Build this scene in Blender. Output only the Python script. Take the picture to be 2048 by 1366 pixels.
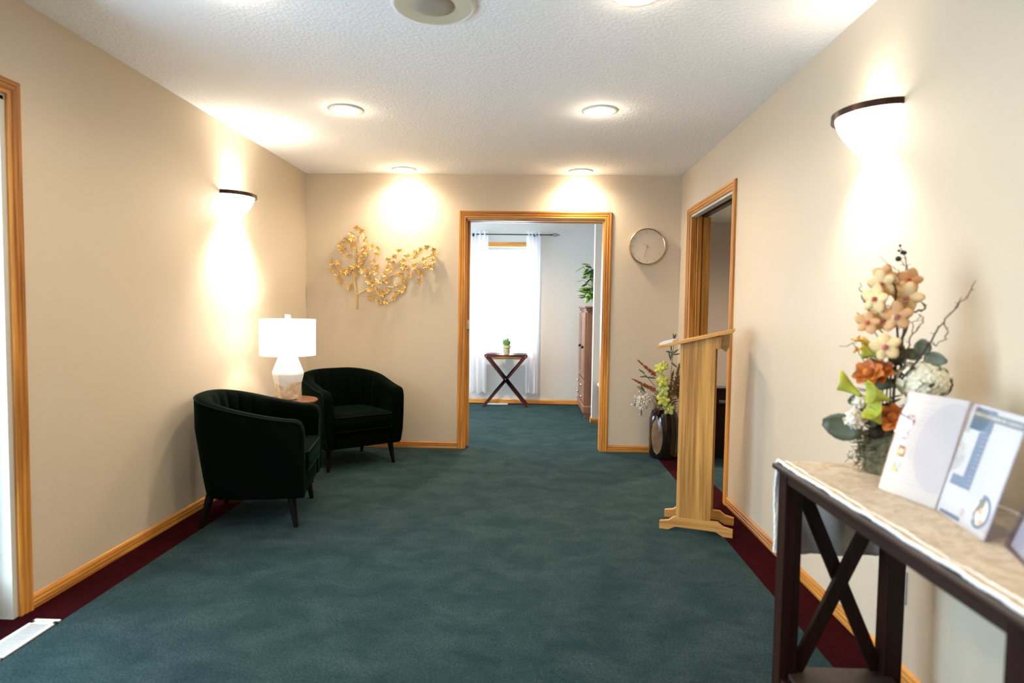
import bpy, bmesh, math, random
from mathutils import Vector, Matrix, Euler
PI = math.pi
random.seed(7)
for o in list(bpy.data.objects):
    bpy.data.objects.remove(o)
S = bpy.context.scene
C = S.collection

# ---------------------------------------------------------------- camera, world, exposure
cam_d = bpy.data.cameras.new('camera'); cam = bpy.data.objects.new('camera', cam_d); C.objects.link(cam)
cam_d.sensor_width = 36.0; cam_d.lens = 21.62; cam_d.clip_start = 0.05; cam_d.clip_end = 100
cam.matrix_world = Matrix(((0.999318, -0.015837, 0.033348, 0.000000), (0.034104, 0.050159, -0.998159, 0.000000), (0.014135, 0.998616, 0.050665, 1.249033), (0.000000, 0.000000, 0.000000, 1.000000)))
cam_d.dof.use_dof = True; cam_d.dof.focus_distance = 4.6; cam_d.dof.aperture_fstop = 1.9
S.camera = cam
S.view_settings.view_transform = 'Standard'; S.view_settings.look = 'None'
S.view_settings.exposure = 1.44; S.view_settings.gamma = 1.0; S.view_settings.use_curve_mapping = False
W = bpy.data.worlds.new('daylight'); S.world = W; W.use_nodes = True
bg = W.node_tree.nodes['Background']; bg.inputs[0].default_value = (0.62, 0.85, 1.06, 1); bg.inputs[1].default_value = 5.9

WARM = (1.0, 0.82, 0.60); SOFT = (1.0, 0.90, 0.76)
SPOT_W = 31.0      # ceiling lights
XL, XR, YF, H = -2.035, 1.283, 5.471, 2.44
YB = -1.7; YH = 8.225; WT = 0.13

# ---------------------------------------------------------------- materials
def newmat(name):
    m = bpy.data.materials.new(name); m.use_nodes = True
    nt = m.node_tree; return m, nt, nt.nodes['Principled BSDF']
def L_(nt, a, b): nt.links.new(a, b)
def node(nt, t, **kw):
    n = nt.nodes.new(t)
    for k, v in kw.items():
        if k in n.inputs: n.inputs[k].default_value = v
        else: setattr(n, k, v)
    return n
def srgb(r, g, b):
    f = lambda c: c/12.92 if c <= .04045 else ((c+.055)/1.055)**2.4
    return (f(r/255), f(g/255), f(b/255), 1)
def coords(nt, scale=(1, 1, 1)):
    tc = node(nt, 'ShaderNodeTexCoord'); mp = node(nt, 'ShaderNodeMapping'); mp.inputs['Scale'].default_value = scale
    L_(nt, tc.outputs['Object'], mp.inputs['Vector']); return mp.outputs['Vector']
def bump(nt, bs, h, strength, dist):
    b = node(nt, 'ShaderNodeBump'); b.inputs['Strength'].default_value = strength; b.inputs['Distance'].default_value = dist
    L_(nt, h, b.inputs['Height']); L_(nt, b.outputs[0], bs.inputs['Normal'])
def plain(name, col, rough=.5, metal=0., var=0.0, vscale=8., bscale=None, bstr=.3, bdist=.002, sheen=0., sheen_tint=None, spec=None, coat=0.):
    m, nt, bs = newmat(name)
    bs.inputs['Base Color'].default_value = col; bs.inputs['Roughness'].default_value = rough; bs.inputs['Metallic'].default_value = metal
    if spec is not None: bs.inputs['Specular IOR Level'].default_value = spec
    if coat: bs.inputs['Coat Weight'].default_value = coat
    if sheen:
        bs.inputs['Sheen Weight'].default_value = sheen
        bs.inputs['Sheen Roughness'].default_value = .35
        if sheen_tint: bs.inputs['Sheen Tint'].default_value = sheen_tint
    v = coords(nt)
    if var:
        n = node(nt, 'ShaderNodeTexNoise'); n.inputs['Scale'].default_value = vscale; n.inputs['Detail'].default_value = 4
        L_(nt, v, n.inputs['Vector'])
        r = node(nt, 'ShaderNodeValToRGB')
        r.color_ramp.elements[0].position = .3; r.color_ramp.elements[1].position = .7
        r.color_ramp.elements[0].color = tuple(c*(1-var) for c in col[:3])+(1,)
        r.color_ramp.elements[1].color = tuple(min(1, c*(1+var)) for c in col[:3])+(1,)
        L_(nt, n.outputs['Fac'], r.inputs[0]); L_(nt, r.outputs[0], bs.inputs['Base Color'])
    if bscale:
        n = node(nt, 'ShaderNodeTexNoise'); n.inputs['Scale'].default_value = bscale; n.inputs['Detail'].default_value = 3
        L_(nt, v, n.inputs['Vector']); bump(nt, bs, n.outputs['Fac'], bstr, bdist)
    return m
def wood(name, dark, light, axis=2, spec=.5, rough=.42, fine=90., along=2.2, big=7., coat=.04):
    m, nt, bs = newmat(name)
    sc = [fine]*3; sc[axis] = along
    v = coords(nt, tuple(sc)); n = node(nt, 'ShaderNodeTexNoise'); n.inputs['Scale'].default_value = 1; n.inputs['Detail'].default_value = 5; n.inputs['Roughness'].default_value = .6
    L_(nt, v, n.inputs['Vector'])
    sc2 = [big]*3; sc2[axis] = .55
    v2 = coords(nt, tuple(sc2)); n2 = node(nt, 'ShaderNodeTexNoise'); n2.inputs['Scale'].default_value = 1.3; n2.inputs['Detail'].default_value = 2; n2.inputs['Distortion'].default_value = .6
    L_(nt, v2, n2.inputs['Vector'])
    ml = node(nt, 'ShaderNodeMath', operation='MULTIPLY'); ml.inputs[1].default_value = 13.0; L_(nt, n2.outputs['Fac'], ml.inputs[0])
    sn = node(nt, 'ShaderNodeMath', operation='SINE'); L_(nt, ml.outputs[0], sn.inputs[0])
    ma = node(nt, 'ShaderNodeMath', operation='MULTIPLY_ADD'); ma.inputs[1].default_value = .13; L_(nt, sn.outputs[0], ma.inputs[0]); L_(nt, n.outputs['Fac'], ma.inputs[2])
    r = node(nt, 'ShaderNodeValToRGB'); r.color_ramp.elements[0].position = .28; r.color_ramp.elements[1].position = .72
    r.color_ramp.elements[0].color = dark; r.color_ramp.elements[1].color = light
    L_(nt, ma.outputs[0], r.inputs[0]); L_(nt, r.outputs[0], bs.inputs['Base Color'])
    bs.inputs['Roughness'].default_value = rough; bs.inputs['Specular IOR Level'].default_value = spec; bs.inputs['Coat Weight'].default_value = coat; bs.inputs['Coat Roughness'].default_value = .25
    bump(nt, bs, n.outputs['Fac'], .12, .001)
    return m
def emis(name, col, strength, base=(.9, .9, .9, 1), transp=0.0):
    m, nt, bs = newmat(name)
    bs.inputs['Base Color'].default_value = base; bs.inputs['Emission Color'].default_value = col; bs.inputs['Emission Strength'].default_value = strength
    if transp:
        t = node(nt, 'ShaderNodeBsdfTransparent'); mx = node(nt, 'ShaderNodeMixShader'); mx.inputs[0].default_value = transp
        out = nt.nodes['Material Output']
        L_(nt, bs.outputs[0], mx.inputs[1]); L_(nt, t.outputs[0], mx.inputs[2]); L_(nt, mx.outputs[0], out.inputs['Surface'])
    return m
def thin(name, col=(1, 1, 1, 1), gloss=.08, transp_col=(1, 1, 1, 1), rough=.02):
    m = bpy.data.materials.new(name); m.use_nodes = True; nt = m.node_tree; nt.nodes.clear()
    out = node(nt, 'ShaderNodeOutputMaterial'); t = node(nt, 'ShaderNodeBsdfTransparent'); t.inputs[0].default_value = transp_col
    g = node(nt, 'ShaderNodeBsdfGlossy'); g.inputs['Roughness'].default_value = rough; g.inputs[0].default_value = col
    mx = node(nt, 'ShaderNodeMixShader'); mx.inputs[0].default_value = gloss
    L_(nt, t.outputs[0], mx.inputs[1]); L_(nt, g.outputs[0], mx.inputs[2]); L_(nt, mx.outputs[0], out.inputs['Surface'])
    return m
def cloth_thin(name, col, transl=.5, transp=.2, bscale=300):
    m = bpy.data.materials.new(name); m.use_nodes = True; nt = m.node_tree; nt.nodes.clear()
    out = node(nt, 'ShaderNodeOutputMaterial'); d = node(nt, 'ShaderNodeBsdfDiffuse'); d.inputs[0].default_value = col
    tr = node(nt, 'ShaderNodeBsdfTranslucent'); tr.inputs[0].default_value = col; t = node(nt, 'ShaderNodeBsdfTransparent')
    m1 = node(nt, 'ShaderNodeMixShader'); m1.inputs[0].default_value = transl; m2 = node(nt, 'ShaderNodeMixShader'); m2.inputs[0].default_value = transp
    L_(nt, d.outputs[0], m1.inputs[1]); L_(nt, tr.outputs[0], m1.inputs[2]); L_(nt, m1.outputs[0], m2.inputs[1]); L_(nt, t.outputs[0], m2.inputs[2]); L_(nt, m2.outputs[0], out.inputs['Surface'])
    return m

def wall_mat(name, col):
    m, nt, bs = newmat(name); bs.inputs['Base Color'].default_value = col; bs.inputs['Roughness'].default_value = .62
    v = coords(nt); n = node(nt, 'ShaderNodeTexNoise'); n.inputs['Scale'].default_value = 190; n.inputs['Detail'].default_value = 2
    L_(nt, v, n.inputs['Vector']); bump(nt, bs, n.outputs['Fac'], .16, .002)
    return m
M = {}
M['wall'] = wall_mat('beige_paint', (.575, .485, .365, 1))
M['wall_hall'] = wall_mat('hall_paint', (.58, .545, .50, 1))
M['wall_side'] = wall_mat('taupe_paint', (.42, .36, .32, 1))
M['white'] = plain('white_paint', (.58, .56, .50, 1), .4)
M['white_metal'] = plain('white_enamel', (.66, .66, .64, 1), .35)
def ceil_mat():
    m, nt, bs = newmat('knockdown_ceiling'); bs.inputs['Base Color'].default_value = (.89, .89, .895, 1); bs.inputs['Roughness'].default_value = .85
    v = coords(nt)
    n = node(nt, 'ShaderNodeTexNoise'); n.inputs['Scale'].default_value = 62; n.inputs['Detail'].default_value = 4; n.inputs['Roughness'].default_value = .6; L_(nt, v, n.inputs['Vector'])
    r = node(nt, 'ShaderNodeValToRGB'); r.color_ramp.elements[0].position = .40; r.color_ramp.elements[1].position = .60; L_(nt, n.outputs['Fac'], r.inputs[0])
    bump(nt, bs, r.outputs[0], .5, .004)
    r2 = node(nt, 'ShaderNodeValToRGB'); r2.color_ramp.elements[0].color = (.86, .86, .865, 1); r2.color_ramp.elements[1].color = (.915, .915, .92, 1)
    L_(nt, n.outputs['Fac'], r2.inputs[0]); L_(nt, r2.outputs[0], bs.inputs['Base Color'])
    return m
M['ceiling'] = ceil_mat()
def carpet_mat(name, dark, light, speck):
    m, nt, bs = newmat(name); bs.inputs['Roughness'].default_value = .95; bs.inputs['Specular IOR Level'].default_value = .03
    bs.inputs['Sheen Weight'].default_value = .075; bs.inputs['Sheen Roughness'].default_value = .5; bs.inputs['Sheen Tint'].default_value = speck
    v = coords(nt, (1, 1.3, 1))
    n = node(nt, 'ShaderNodeTexNoise'); n.inputs['Scale'].default_value = 4.2; n.inputs['Detail'].default_value = 9; n.inputs['Roughness'].default_value = .70; n.inputs['Distortion'].default_value = .35; L_(nt, v, n.inputs['Vector'])
    r = node(nt, 'ShaderNodeValToRGB'); r.color_ramp.elements[0].position = .38; r.color_ramp.elements[1].position = .68; r.color_ramp.elements[0].color = dark; r.color_ramp.elements[1].color = light
    L_(nt, n.outputs['Fac'], r.inputs[0])
    v2 = coords(nt); f = node(nt, 'ShaderNodeTexNoise'); f.inputs['Scale'].default_value = 135; f.inputs['Detail'].default_value = 4; f.inputs['Roughness'].default_value = .7; L_(nt, v2, f.inputs['Vector'])
    r2 = node(nt, 'ShaderNodeValToRGB'); r2.color_ramp.elements[0].position = .35; r2.color_ramp.elements[1].position = .72; r2.color_ramp.elements[0].color = (.32, .32, .32, 1); r2.color_ramp.elements[1].color = (1.95, 1.95, 1.95, 1)
    L_(nt, f.outputs['Fac'], r2.inputs[0])
    mx = node(nt, 'ShaderNodeMix', data_type='RGBA', blend_type='MULTIPLY'); mx.inputs[0].default_value = 1
    L_(nt, r.outputs[0], mx.inputs[6]); L_(nt, r2.outputs[0], mx.inputs[7]); L_(nt, mx.outputs[2], bs.inputs['Base Color'])
    bump(nt, bs, f.outputs['Fac'], .7, .006)
    return m
M['carpet'] = carpet_mat('teal_carpet', (.0120, .0245, .0265, 1), (.028, .046, .047, 1), (.35, .65, .65, 1))
M['maroon'] = carpet_mat('maroon_carpet', (.013, .0010, .0016, 1), (.021, .0018, .0028, 1), (.5, .05, .08, 1))
OAKD, OAKL = (.29, .098, .014, 1), (.70, .310, .055, 1)
M['oak_x'] = wood('oak_grain_x', OAKD, OAKL, 0); M['oak_y'] = wood('oak_grain_y', OAKD, OAKL, 1); M['oak_z'] = wood('oak_grain_z', OAKD, OAKL, 2)
M['light_oak'] = wood('light_oak_z', (.30, .130, .028, 1), (.63, .325, .080, 1), 2, rough=.40, big=11.)
M['light_oak_x'] = wood('light_oak_x', (.33, .145, .034, 1), (.58, .295, .08, 1), 0, rough=.34)
M['pale_oak_y'] = wood('pale_oak_y', (.42, .28, .14, 1), (.60, .44, .25, 1), 1, rough=.4)
M['espresso_z'] = wood('espresso_z', (.010, .0026, .0013, 1), (.024, .0068, .0034, 1), 2, rough=.5, coat=0, spec=.18)
M['espresso_x'] = wood('espresso_x', (.010, .0026, .0013, 1), (.024, .0068, .0034, 1), 0, rough=.5, coat=0, spec=.18)
M['espresso_y'] = wood('espresso_y', (.014, .0055, .0036, 1), (.030, .012, .008, 1), 1, rough=.38, coat=.08, spec=.4)
M['shelf_wood'] = wood('shelf_wood', (.022, .012, .008, 1), (.045, .026, .018, 1), 1, rough=.5, coat=.05)
M['mahogany'] = wood('mahogany', (.035, .006, .005, 1), (.075, .014, .011, 1), 2, rough=.35)
M['mahogany_x'] = wood('mahogany_x', (.035, .006, .005, 1), (.075, .014, .011, 1), 0, rough=.35)
M['walnut'] = wood('walnut_x', (.09, .025, .010, 1), (.20, .065, .028, 1), 0, rough=.25, coat=.4)
M['armoire'] = wood('armoire_wood', (.15, .060, .030, 1), (.26, .115, .062, 1), 2, rough=.4)
M['velvet'] = plain('green_velvet', (.0007, .0019, .0010, 1), .8, var=.3, vscale=5, bscale=90, bstr=.1, sheen=.07, sheen_tint=(.10, .38, .22, 1), spec=.02)
M['velvet_dk'] = plain('green_velvet_piping', (.0006, .0025, .0015, 1), .7, sheen=.09, sheen_tint=(.08, .55, .28, 1), spec=.05)
M['leg_dark'] = plain('dark_chair_leg', (.0025, .0010, .0008, 1), .6, spec=.15)
M['bronze'] = plain('bronze', (.040, .016, .010, 1), .35, metal=.6)
M['black'] = plain('black_iron', (.006, .006, .008, 1), .45)
M['gold'] = plain('brushed_gold', (.76, .53, .20, 1), .36, metal=.5, bscale=60, bstr=.2)
M['champagne'] = plain('champagne_metal', (.62, .48, .28, 1), .25, metal=1.0)
M['brass'] = plain('brass', (.85, .68, .38, 1), .28, metal=.7)
M['chrome'] = plain('chrome', (.7, .72, .75, 1), .2, metal=1.0)
M['paper'] = plain('white_paper', (.55, .56, .59, 1), .4)
M['paper_g'] = plain('pale_grey_print', (.47, .49, .56, 1), .4)
M['ink_l'] = plain('light_grey_text', (.48, .49, .54, 1), .5)
M['ink_b'] = plain('blue_print', (.07, .14, .28, 1), .5)
M['ink_v'] = plain('grey_banner', (.13, .15, .18, 1), .5)
M['ink_w'] = plain('pale_banner_lettering', (.55, .57, .60, 1), .4)
M['ink_r'] = plain('red_print', (.55, .25, .28, 1), .5)
def photo_mat(name, cols, scale):
    m, nt, bs = newmat(name); v = coords(nt); n = node(nt, 'ShaderNodeTexVoronoi'); n.inputs['Scale'].default_value = scale; L_(nt, v, n.inputs['Vector'])
    sp = node(nt, 'ShaderNodeSeparateColor'); L_(nt, n.outputs['Color'], sp.inputs[0])
    r = node(nt, 'ShaderNodeValToRGB'); r.color_ramp.interpolation = 'CONSTANT'
    for i, c in enumerate(cols):
        e = r.color_ramp.elements[i] if i < 2 else r.color_ramp.elements.new(i/len(cols))
        e.position = i/len(cols); e.color = c
    L_(nt, sp.outputs[0], r.inputs[0]); L_(nt, r.outputs[0], bs.inputs['Base Color']); bs.inputs['Roughness'].default_value = .4
    return m
M['photo_a'] = photo_mat('small_photo_grey', [(.3, .27, .35, 1), (.75, .72, .75, 1), (.35, .12, .18, 1), (.5, .5, .6, 1)], 110)
M['photo_b'] = photo_mat('small_photo_orange', [(.10, .06, .10, 1), (.65, .30, .12, 1), (.2, .08, .06, 1), (.7, .5, .35, 1)], 110)
M['photo_c'] = photo_mat('small_photo_bright', [(.75, .48, .12, 1), (.25, .45, .70, 1), (.75, .65, .55, 1), (.55, .30, .2, 1)], 110)
M['photo_d'] = photo_mat('oval_photo', [(.75, .66, .48, 1), (.10, .10, .12, 1), (.75, .35, .15, 1), (.78, .74, .66, 1), (.14, .12, .11, 1)], 60)
M['acrylic'] = thin('clear_acrylic', gloss=.10)
M['acrylic_edge'] = thin('acrylic_edge', col=(.8, .8, .9, 1), gloss=.12, transp_col=(.93, .92, .96, 1), rough=.1)
M['glass'] = thin('window_glass', gloss=.05)
M['sheer'] = cloth_thin('sheer_curtain', (.90, .88, .90, 1), .55, .25)
def runner_mat():
    m, nt, bs = newmat('damask_runner'); v = coords(nt)
    n = node(nt, 'ShaderNodeTexNoise'); n.inputs['Scale'].default_value = 30; n.inputs['Detail'].default_value = 6; n.inputs['Distortion'].default_value = 1.2; L_(nt, v, n.inputs['Vector'])
    r = node(nt, 'ShaderNodeValToRGB'); r.color_ramp.elements[0].position = .35; r.color_ramp.elements[1].position = .62
    r.color_ramp.elements[0].color = (.39, .305, .21, 1); r.color_ramp.elements[1].color = (.52, .455, .37, 1)
    L_(nt, n.outputs['Fac'], r.inputs[0]); L_(nt, r.outputs[0], bs.inputs['Base Color']); bs.inputs['Roughness'].default_value = .7
    bump(nt, bs, n.outputs['Fac'], .5, .006); return m
M['runner'] = runner_mat()
M['runner_back'] = plain('runner_lining', (.84, .76, .70, 1), .85, var=.12, vscale=14)
M['fringe'] = plain('white_fringe', (.76, .75, .72, 1), .8, bscale=160, bstr=.8, bdist=.004)
M['urn'] = plain('dark_glazed_urn', (.010, .007, .005, 1), .16, var=.4, vscale=9, coat=.6)
M['urn_tan'] = plain('tan_glaze', (.20, .12, .065, 1), .3, var=.55, vscale=12, coat=.4)
M['moss'] = plain('moss', (.135, .120, .065, 1), .95, var=.55, vscale=40, bscale=80, bstr=1, bdist=.01)
M['twig'] = plain('brown_twig', (.055, .025, .022, 1), .8, var=.3)
M['twig_pale'] = plain('pale_twig', (.16, .08, .06, 1), .8, var=.3)
M['berry'] = plain('dark_berry', (.012, .005, .006, 1), .5)
M['petal_peach'] = plain('peach_petal', (.68, .36, .15, 1), .55, var=.25, vscale=22)
M['petal_cream'] = plain('cream_petal', (.72, .50, .24, 1), .55, var=.22, vscale=22)
M['lip'] = plain('rust_orchid_lip', (.45, .09, .03, 1), .5)
M['lip_rose'] = plain('rose_orchid_lip', (.40, .13, .11, 1), .5)
M['lime'] = plain('lime_petal', (.46, .47, .05, 1), .5, var=.2, vscale=20)
M['lime_dk'] = plain('green_petal', (.34, .40, .08, 1), .5, var=.2, vscale=20)
M['orange'] = plain('orange_petal', (.50, .13, .012, 1), .55, var=.3, vscale=25)
M['yellow'] = plain('yellow_petal', (.80, .50, .06, 1), .5, var=.2, vscale=30)
M['white_petal'] = plain('white_petal', (.72, .65, .55, 1), .6, var=.06)
M['hyd'] = plain('hydrangea_petal', (.82, .78, .60, 1), .6, var=.10, vscale=30)
M['leaf_dk'] = plain('dark_leaf', (.075, .080, .038, 1), .5, var=.3)
M['leaf_gr'] = plain('grey_green_leaf', (.115, .120, .070, 1), .55, var=.2)
M['leaf_br'] = plain('bright_leaf', (.11, .22, .035, 1), .4, var=.35, vscale=14)
M['grass'] = plain('faux_grass', (.14, .27, .06, 1), .5, var=.3, vscale=30)
M['rust'] = plain('rust_plume', (.34, .105, .025, 1), .8, var=.4, vscale=40, bscale=100, bstr=1)
M['brown_fl'] = plain('brown_plume', (.17, .085, .028, 1), .85, var=.4, vscale=40)
M['grey_bl'] = plain('grey_blossom', (.62, .56, .48, 1), .8, var=.2)
M['choc'] = plain('dark_rose', (.030, .010, .012, 1), .6, var=.4)
M['cone'] = plain('pine_cone', (.045, .026, .015, 1), .8, var=.5, vscale=60)
M['pot_tan'] = plain('tan_pot', (.42, .38, .22, 1), .6, var=.2, vscale=30)
M['shade'] = emis('linen_shade', (1, .93, .82, 1), 1.25)
M['speaker'] = plain('cream_plastic', (.56, .50, .36, 1), .5)
M['grille'] = plain('taupe_grille', (.33, .29, .22, 1), .7, bscale=900, bstr=.8)
M['clock_face'] = plain('satin_clock_face', (.62, .53, .43, 1), .28, metal=.25)
M['tick'] = plain('taupe_marks', (.42, .34, .26, 1), .5)
def lamp_body_mat():
    m, nt, bs = newmat('white_over_travertine'); tc = node(nt, 'ShaderNodeTexCoord')
    sep = node(nt, 'ShaderNodeSeparateXYZ'); L_(nt, tc.outputs['Object'], sep.inputs[0])
    n = node(nt, 'ShaderNodeTexNoise'); n.inputs['Scale'].default_value = 14; n.inputs['Detail'].default_value = 2; L_(nt, tc.outputs['Object'], n.inputs['Vector'])
    ma = node(nt, 'ShaderNodeMath', operation='MULTIPLY_ADD'); ma.inputs[1].default_value = .22; L_(nt, n.outputs['Fac'], ma.inputs[0]); L_(nt, sep.outputs['Z'], ma.inputs[2])
    gt = node(nt, 'ShaderNodeMapRange'); gt.inputs['From Min'].default_value = .205; gt.inputs['From Max'].default_value = .222; L_(nt, ma.outputs[0], gt.inputs['Value'])
    n2 = node(nt, 'ShaderNodeTexNoise'); n2.inputs['Scale'].default_value = 9; n2.inputs['Detail'].default_value = 7; n2.inputs['Distortion'].default_value = 2.5; L_(nt, tc.outputs['Object'], n2.inputs['Vector'])
    r = node(nt, 'ShaderNodeValToRGB'); r.color_ramp.elements[0].position = .35; r.color_ramp.elements[0].color = (.56, .42, .26, 1); r.color_ramp.elements[1].position = .6; r.color_ramp.elements[1].color = (.84, .73, .55, 1); L_(nt, n2.outputs['Fac'], r.inputs[0])
    mx = node(nt, 'ShaderNodeMix', data_type='RGBA'); L_(nt, gt.outputs[0], mx.inputs[0]); L_(nt, r.outputs[0], mx.inputs[6]); mx.inputs[7].default_value = (.9, .89, .86, 1)
    L_(nt, mx.outputs[2], bs.inputs['Base Color']); bs.inputs['Roughness'].default_value = .35
    return m
M['lamp_body'] = lamp_body_mat()
M['sconce_glass'] = emis('frosted_sconce_glass', (1, .90, .74, 1), 3.2, transp=.45)
M['lens'] = emis('light_lens', (1, .90, .74, 1), 9)

# ---------------------------------------------------------------- mesh helpers
class MB:
    def __init__(s): s.bm = bmesh.new(); s.mats = []
    def mi(s, m):
        if m is None: return 0
        if m not in s.mats: s.mats.append(m)
        return s.mats.index(m)
    def face(s, pts, m=None):
        vs = [s.bm.verts.new(p) for p in pts]; f = s.bm.faces.new(vs); f.material_index = s.mi(m); return f
    def box(s, a, b, m=None, mtx=None):
        x0, y0, z0 = a; x1, y1, z1 = b
        P = [(x0, y0, z0), (x1, y0, z0), (x1, y1, z0), (x0, y1, z0), (x0, y0, z1), (x1, y0, z1), (x1, y1, z1), (x0, y1, z1)]
        if mtx: P = [mtx @ Vector(p) for p in P]
        vs = [s.bm.verts.new(p) for p in P]
        for f in ((0, 3, 2, 1), (4, 5, 6, 7), (0, 1, 5, 4), (1, 2, 6, 5), (2, 3, 7, 6), (3, 0, 4, 7)):
            fc = s.bm.faces.new([vs[i] for i in f]); fc.material_index = s.mi(m)
        return s
    def prism(s, pts, ext, m=None):          # polygon pts extruded by vector ext
        ext = Vector(ext); a = [s.bm.verts.new(p) for p in pts]; b = [s.bm.verts.new(Vector(p)+ext) for p in pts]; n = len(pts)
        fs = [s.bm.faces.new(a[::-1]), s.bm.faces.new(b)] + [s.bm.faces.new([a[i], a[(i+1) % n], b[(i+1) % n], b[i]]) for i in range(n)]
        for f in fs: f.material_index = s.mi(m)
        return s
    def grid(s, rows, closed_u=False, closed_v=False, cap=False, m=None):
        V = [[s.bm.verts.new(p) for p in r] for r in rows]; nr = len(V); nc = len(V[0])
        for i in range(nr if closed_v else nr-1):
            for j in range(nc if closed_u else nc-1):
                f = s.bm.faces.new([V[i][j], V[i][(j+1) % nc], V[(i+1) % nr][(j+1) % nc], V[(i+1) % nr][j]]); f.material_index = s.mi(m)
        if cap:
            for r in (V[0][::-1], V[-1]):
                f = s.bm.faces.new(r); f.material_index = s.mi(m)
        return s
    def tube(s, pts, r, n=8, m=None, closed=False):
        pts = [Vector(p) for p in pts]; N = len(pts); rows = []
        rs = r if isinstance(r, (list, tuple)) else [r]*N
        up = Vector((0, 0, 1)); prev = None
        for i, p in enumerate(pts):
            if closed: d = pts[(i+1) % N]-pts[i-1]
            else: d = pts[min(i+1, N-1)]-pts[max(i-1, 0)]
            if d.length < 1e-9: d = Vector((0, 0, 1))
            d.normalize()
            if prev is None:
                a = up if abs(d.z) < .9 else Vector((1, 0, 0)); u = d.cross(a).normalized()
            else:
                u = (prev - d*prev.dot(d)).normalized()
            prev = u; v = d.cross(u)
            rows.append([p+(u*math.cos(2*PI*k/n)+v*math.sin(2*PI*k/n))*rs[i] for k in range(n)])
        s.grid(rows, closed_u=True, closed_v=closed, cap=not closed, m=m); return s
    def lathe(s, prof, c=(0, 0, 0), n=32, m=None, a0=0, a1=2*PI, axis='z', cap=True):
        full = abs(a1-a0-2*PI) < 1e-6; rows = []
        K = n if full else n+1
        for (r, z) in prof:
            row = []
            for k in range(K):
                a = a0+(a1-a0)*k/n; x, y = r*math.cos(a), r*math.sin(a)
                p = {'z': (x, y, z), 'y': (x, z, y), 'x': (z, x, y)}[axis]
                row.append((c[0]+p[0], c[1]+p[1], c[2]+p[2]))
            rows.append(row)
        s.grid(rows, closed_u=full, cap=cap and full, m=m); return s
    def ball(s, c, r, n=10, m=None, sq=(1, 1, 1)):
        rows = []
        for i in range(1, n):
            t = PI*i/n; rows.append([(c[0]+r*sq[0]*math.sin(t)*math.cos(2*PI*k/(n+2)), c[1]+r*sq[1]*math.sin(t)*math.sin(2*PI*k/(n+2)), c[2]+r*sq[2]*math.cos(t)) for k in range(n+2)])
        s.grid(rows, closed_u=True, cap=True, m=m); return s
    def build(s, name, mat, parent=None, world=True, smooth=None, bevel=None, loc=None, subsurf=0, solid=0):
        bmesh.ops.recalc_face_normals(s.bm, faces=s.bm.faces) if not getattr(s, 'keep', False) else None
        me = bpy.data.meshes.new(name); s.bm.to_mesh(me); s.bm.free()
        o = bpy.data.objects.new(name, me); C.objects.link(o)
        if mat is not None and not s.mats: me.materials.append(mat)
        for m in s.mats: me.materials.append(m)
        if parent is not None:
            o.parent = parent
            if world:
                off = Vector((0, 0, 0)); q = parent
                while q is not None: off += q.location; q = q.parent
                me.transform(Matrix.Translation(-off))
        elif loc is not None:
            me.transform(Matrix.Translation(-Vector(loc))); o.location = loc
        if smooth is not None:
            for p in me.polygons: p.use_smooth = True
            me.set_sharp_from_angle(angle=math.radians(smooth))
        if solid:
            md = o.modifiers.new('thickness', 'SOLIDIFY'); md.thickness = solid; md.offset = 0
        if bevel:
            md = o.modifiers.new('bevel', 'BEVEL'); md.width = bevel; md.segments = 2; md.limit_method = 'ANGLE'; md.angle_limit = math.radians(40)
        if subsurf:
            md = o.modifiers.new('subsurf', 'SUBSURF'); md.levels = subsurf; md.render_levels = subsurf
        return o
def thing(name, label, cat, loc=(0, 0, 0), rz=0, group=None):
    o = bpy.data.objects.new(name, None); C.objects.link(o); o.location = loc; o.rotation_euler = (0, 0, rz); o.empty_display_size = .1
    o['label'] = label; o['category'] = cat
    if group: o['group'] = group
    return o
def tag(o, label, cat, group=None):
    o['label'] = label; o['category'] = cat
    if group: o['group'] = group
    return o
def struct(o, label=None):
    o['kind'] = 'structure'
    if label: o['label'] = label
    return o
def copy_tree(o, parent=None):
    c = o.copy(); C.objects.link(c)
    if parent is not None: c.parent = parent
    for ch in list(o.children): copy_tree(ch, c)
    return c

# profile bar : straight moulding from p0 to p1; profile (w,t) along wdir / tdir; mitre m0,m1 = shift along bar per unit w
def mould(mb, p0, p1, wdir, tdir, prof, m0=0., m1=0., m=None):
    p0, p1, wdir, tdir = Vector(p0), Vector(p1), Vector(wdir), Vector(tdir); d = (p1-p0).normalized(); rows = []
    for p, mm in ((p0, m0), (p1, m1)):
        rows.append([p+wdir*w+tdir*t+d*(mm*w) for (w, t) in prof])
    mb.grid(rows, closed_u=True, cap=True, m=m)
CAS = [(0, 0), (0, .010), (.004, .013), (.012, .013), (.015, .010), (.019, .010), (.023, .015), (.031, .016), (.034, .012), (.038, .012), (.042, .017), (.054, .018), (.060, .013), (.060, 0)]
BASE = [(0, 0), (0, .012), (.014, .012), (.018, .009), (.021, .012), (.032, .012), (.036, .008), (.039, .011), (.048, .010), (.056, .005), (.058, 0)]

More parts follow.
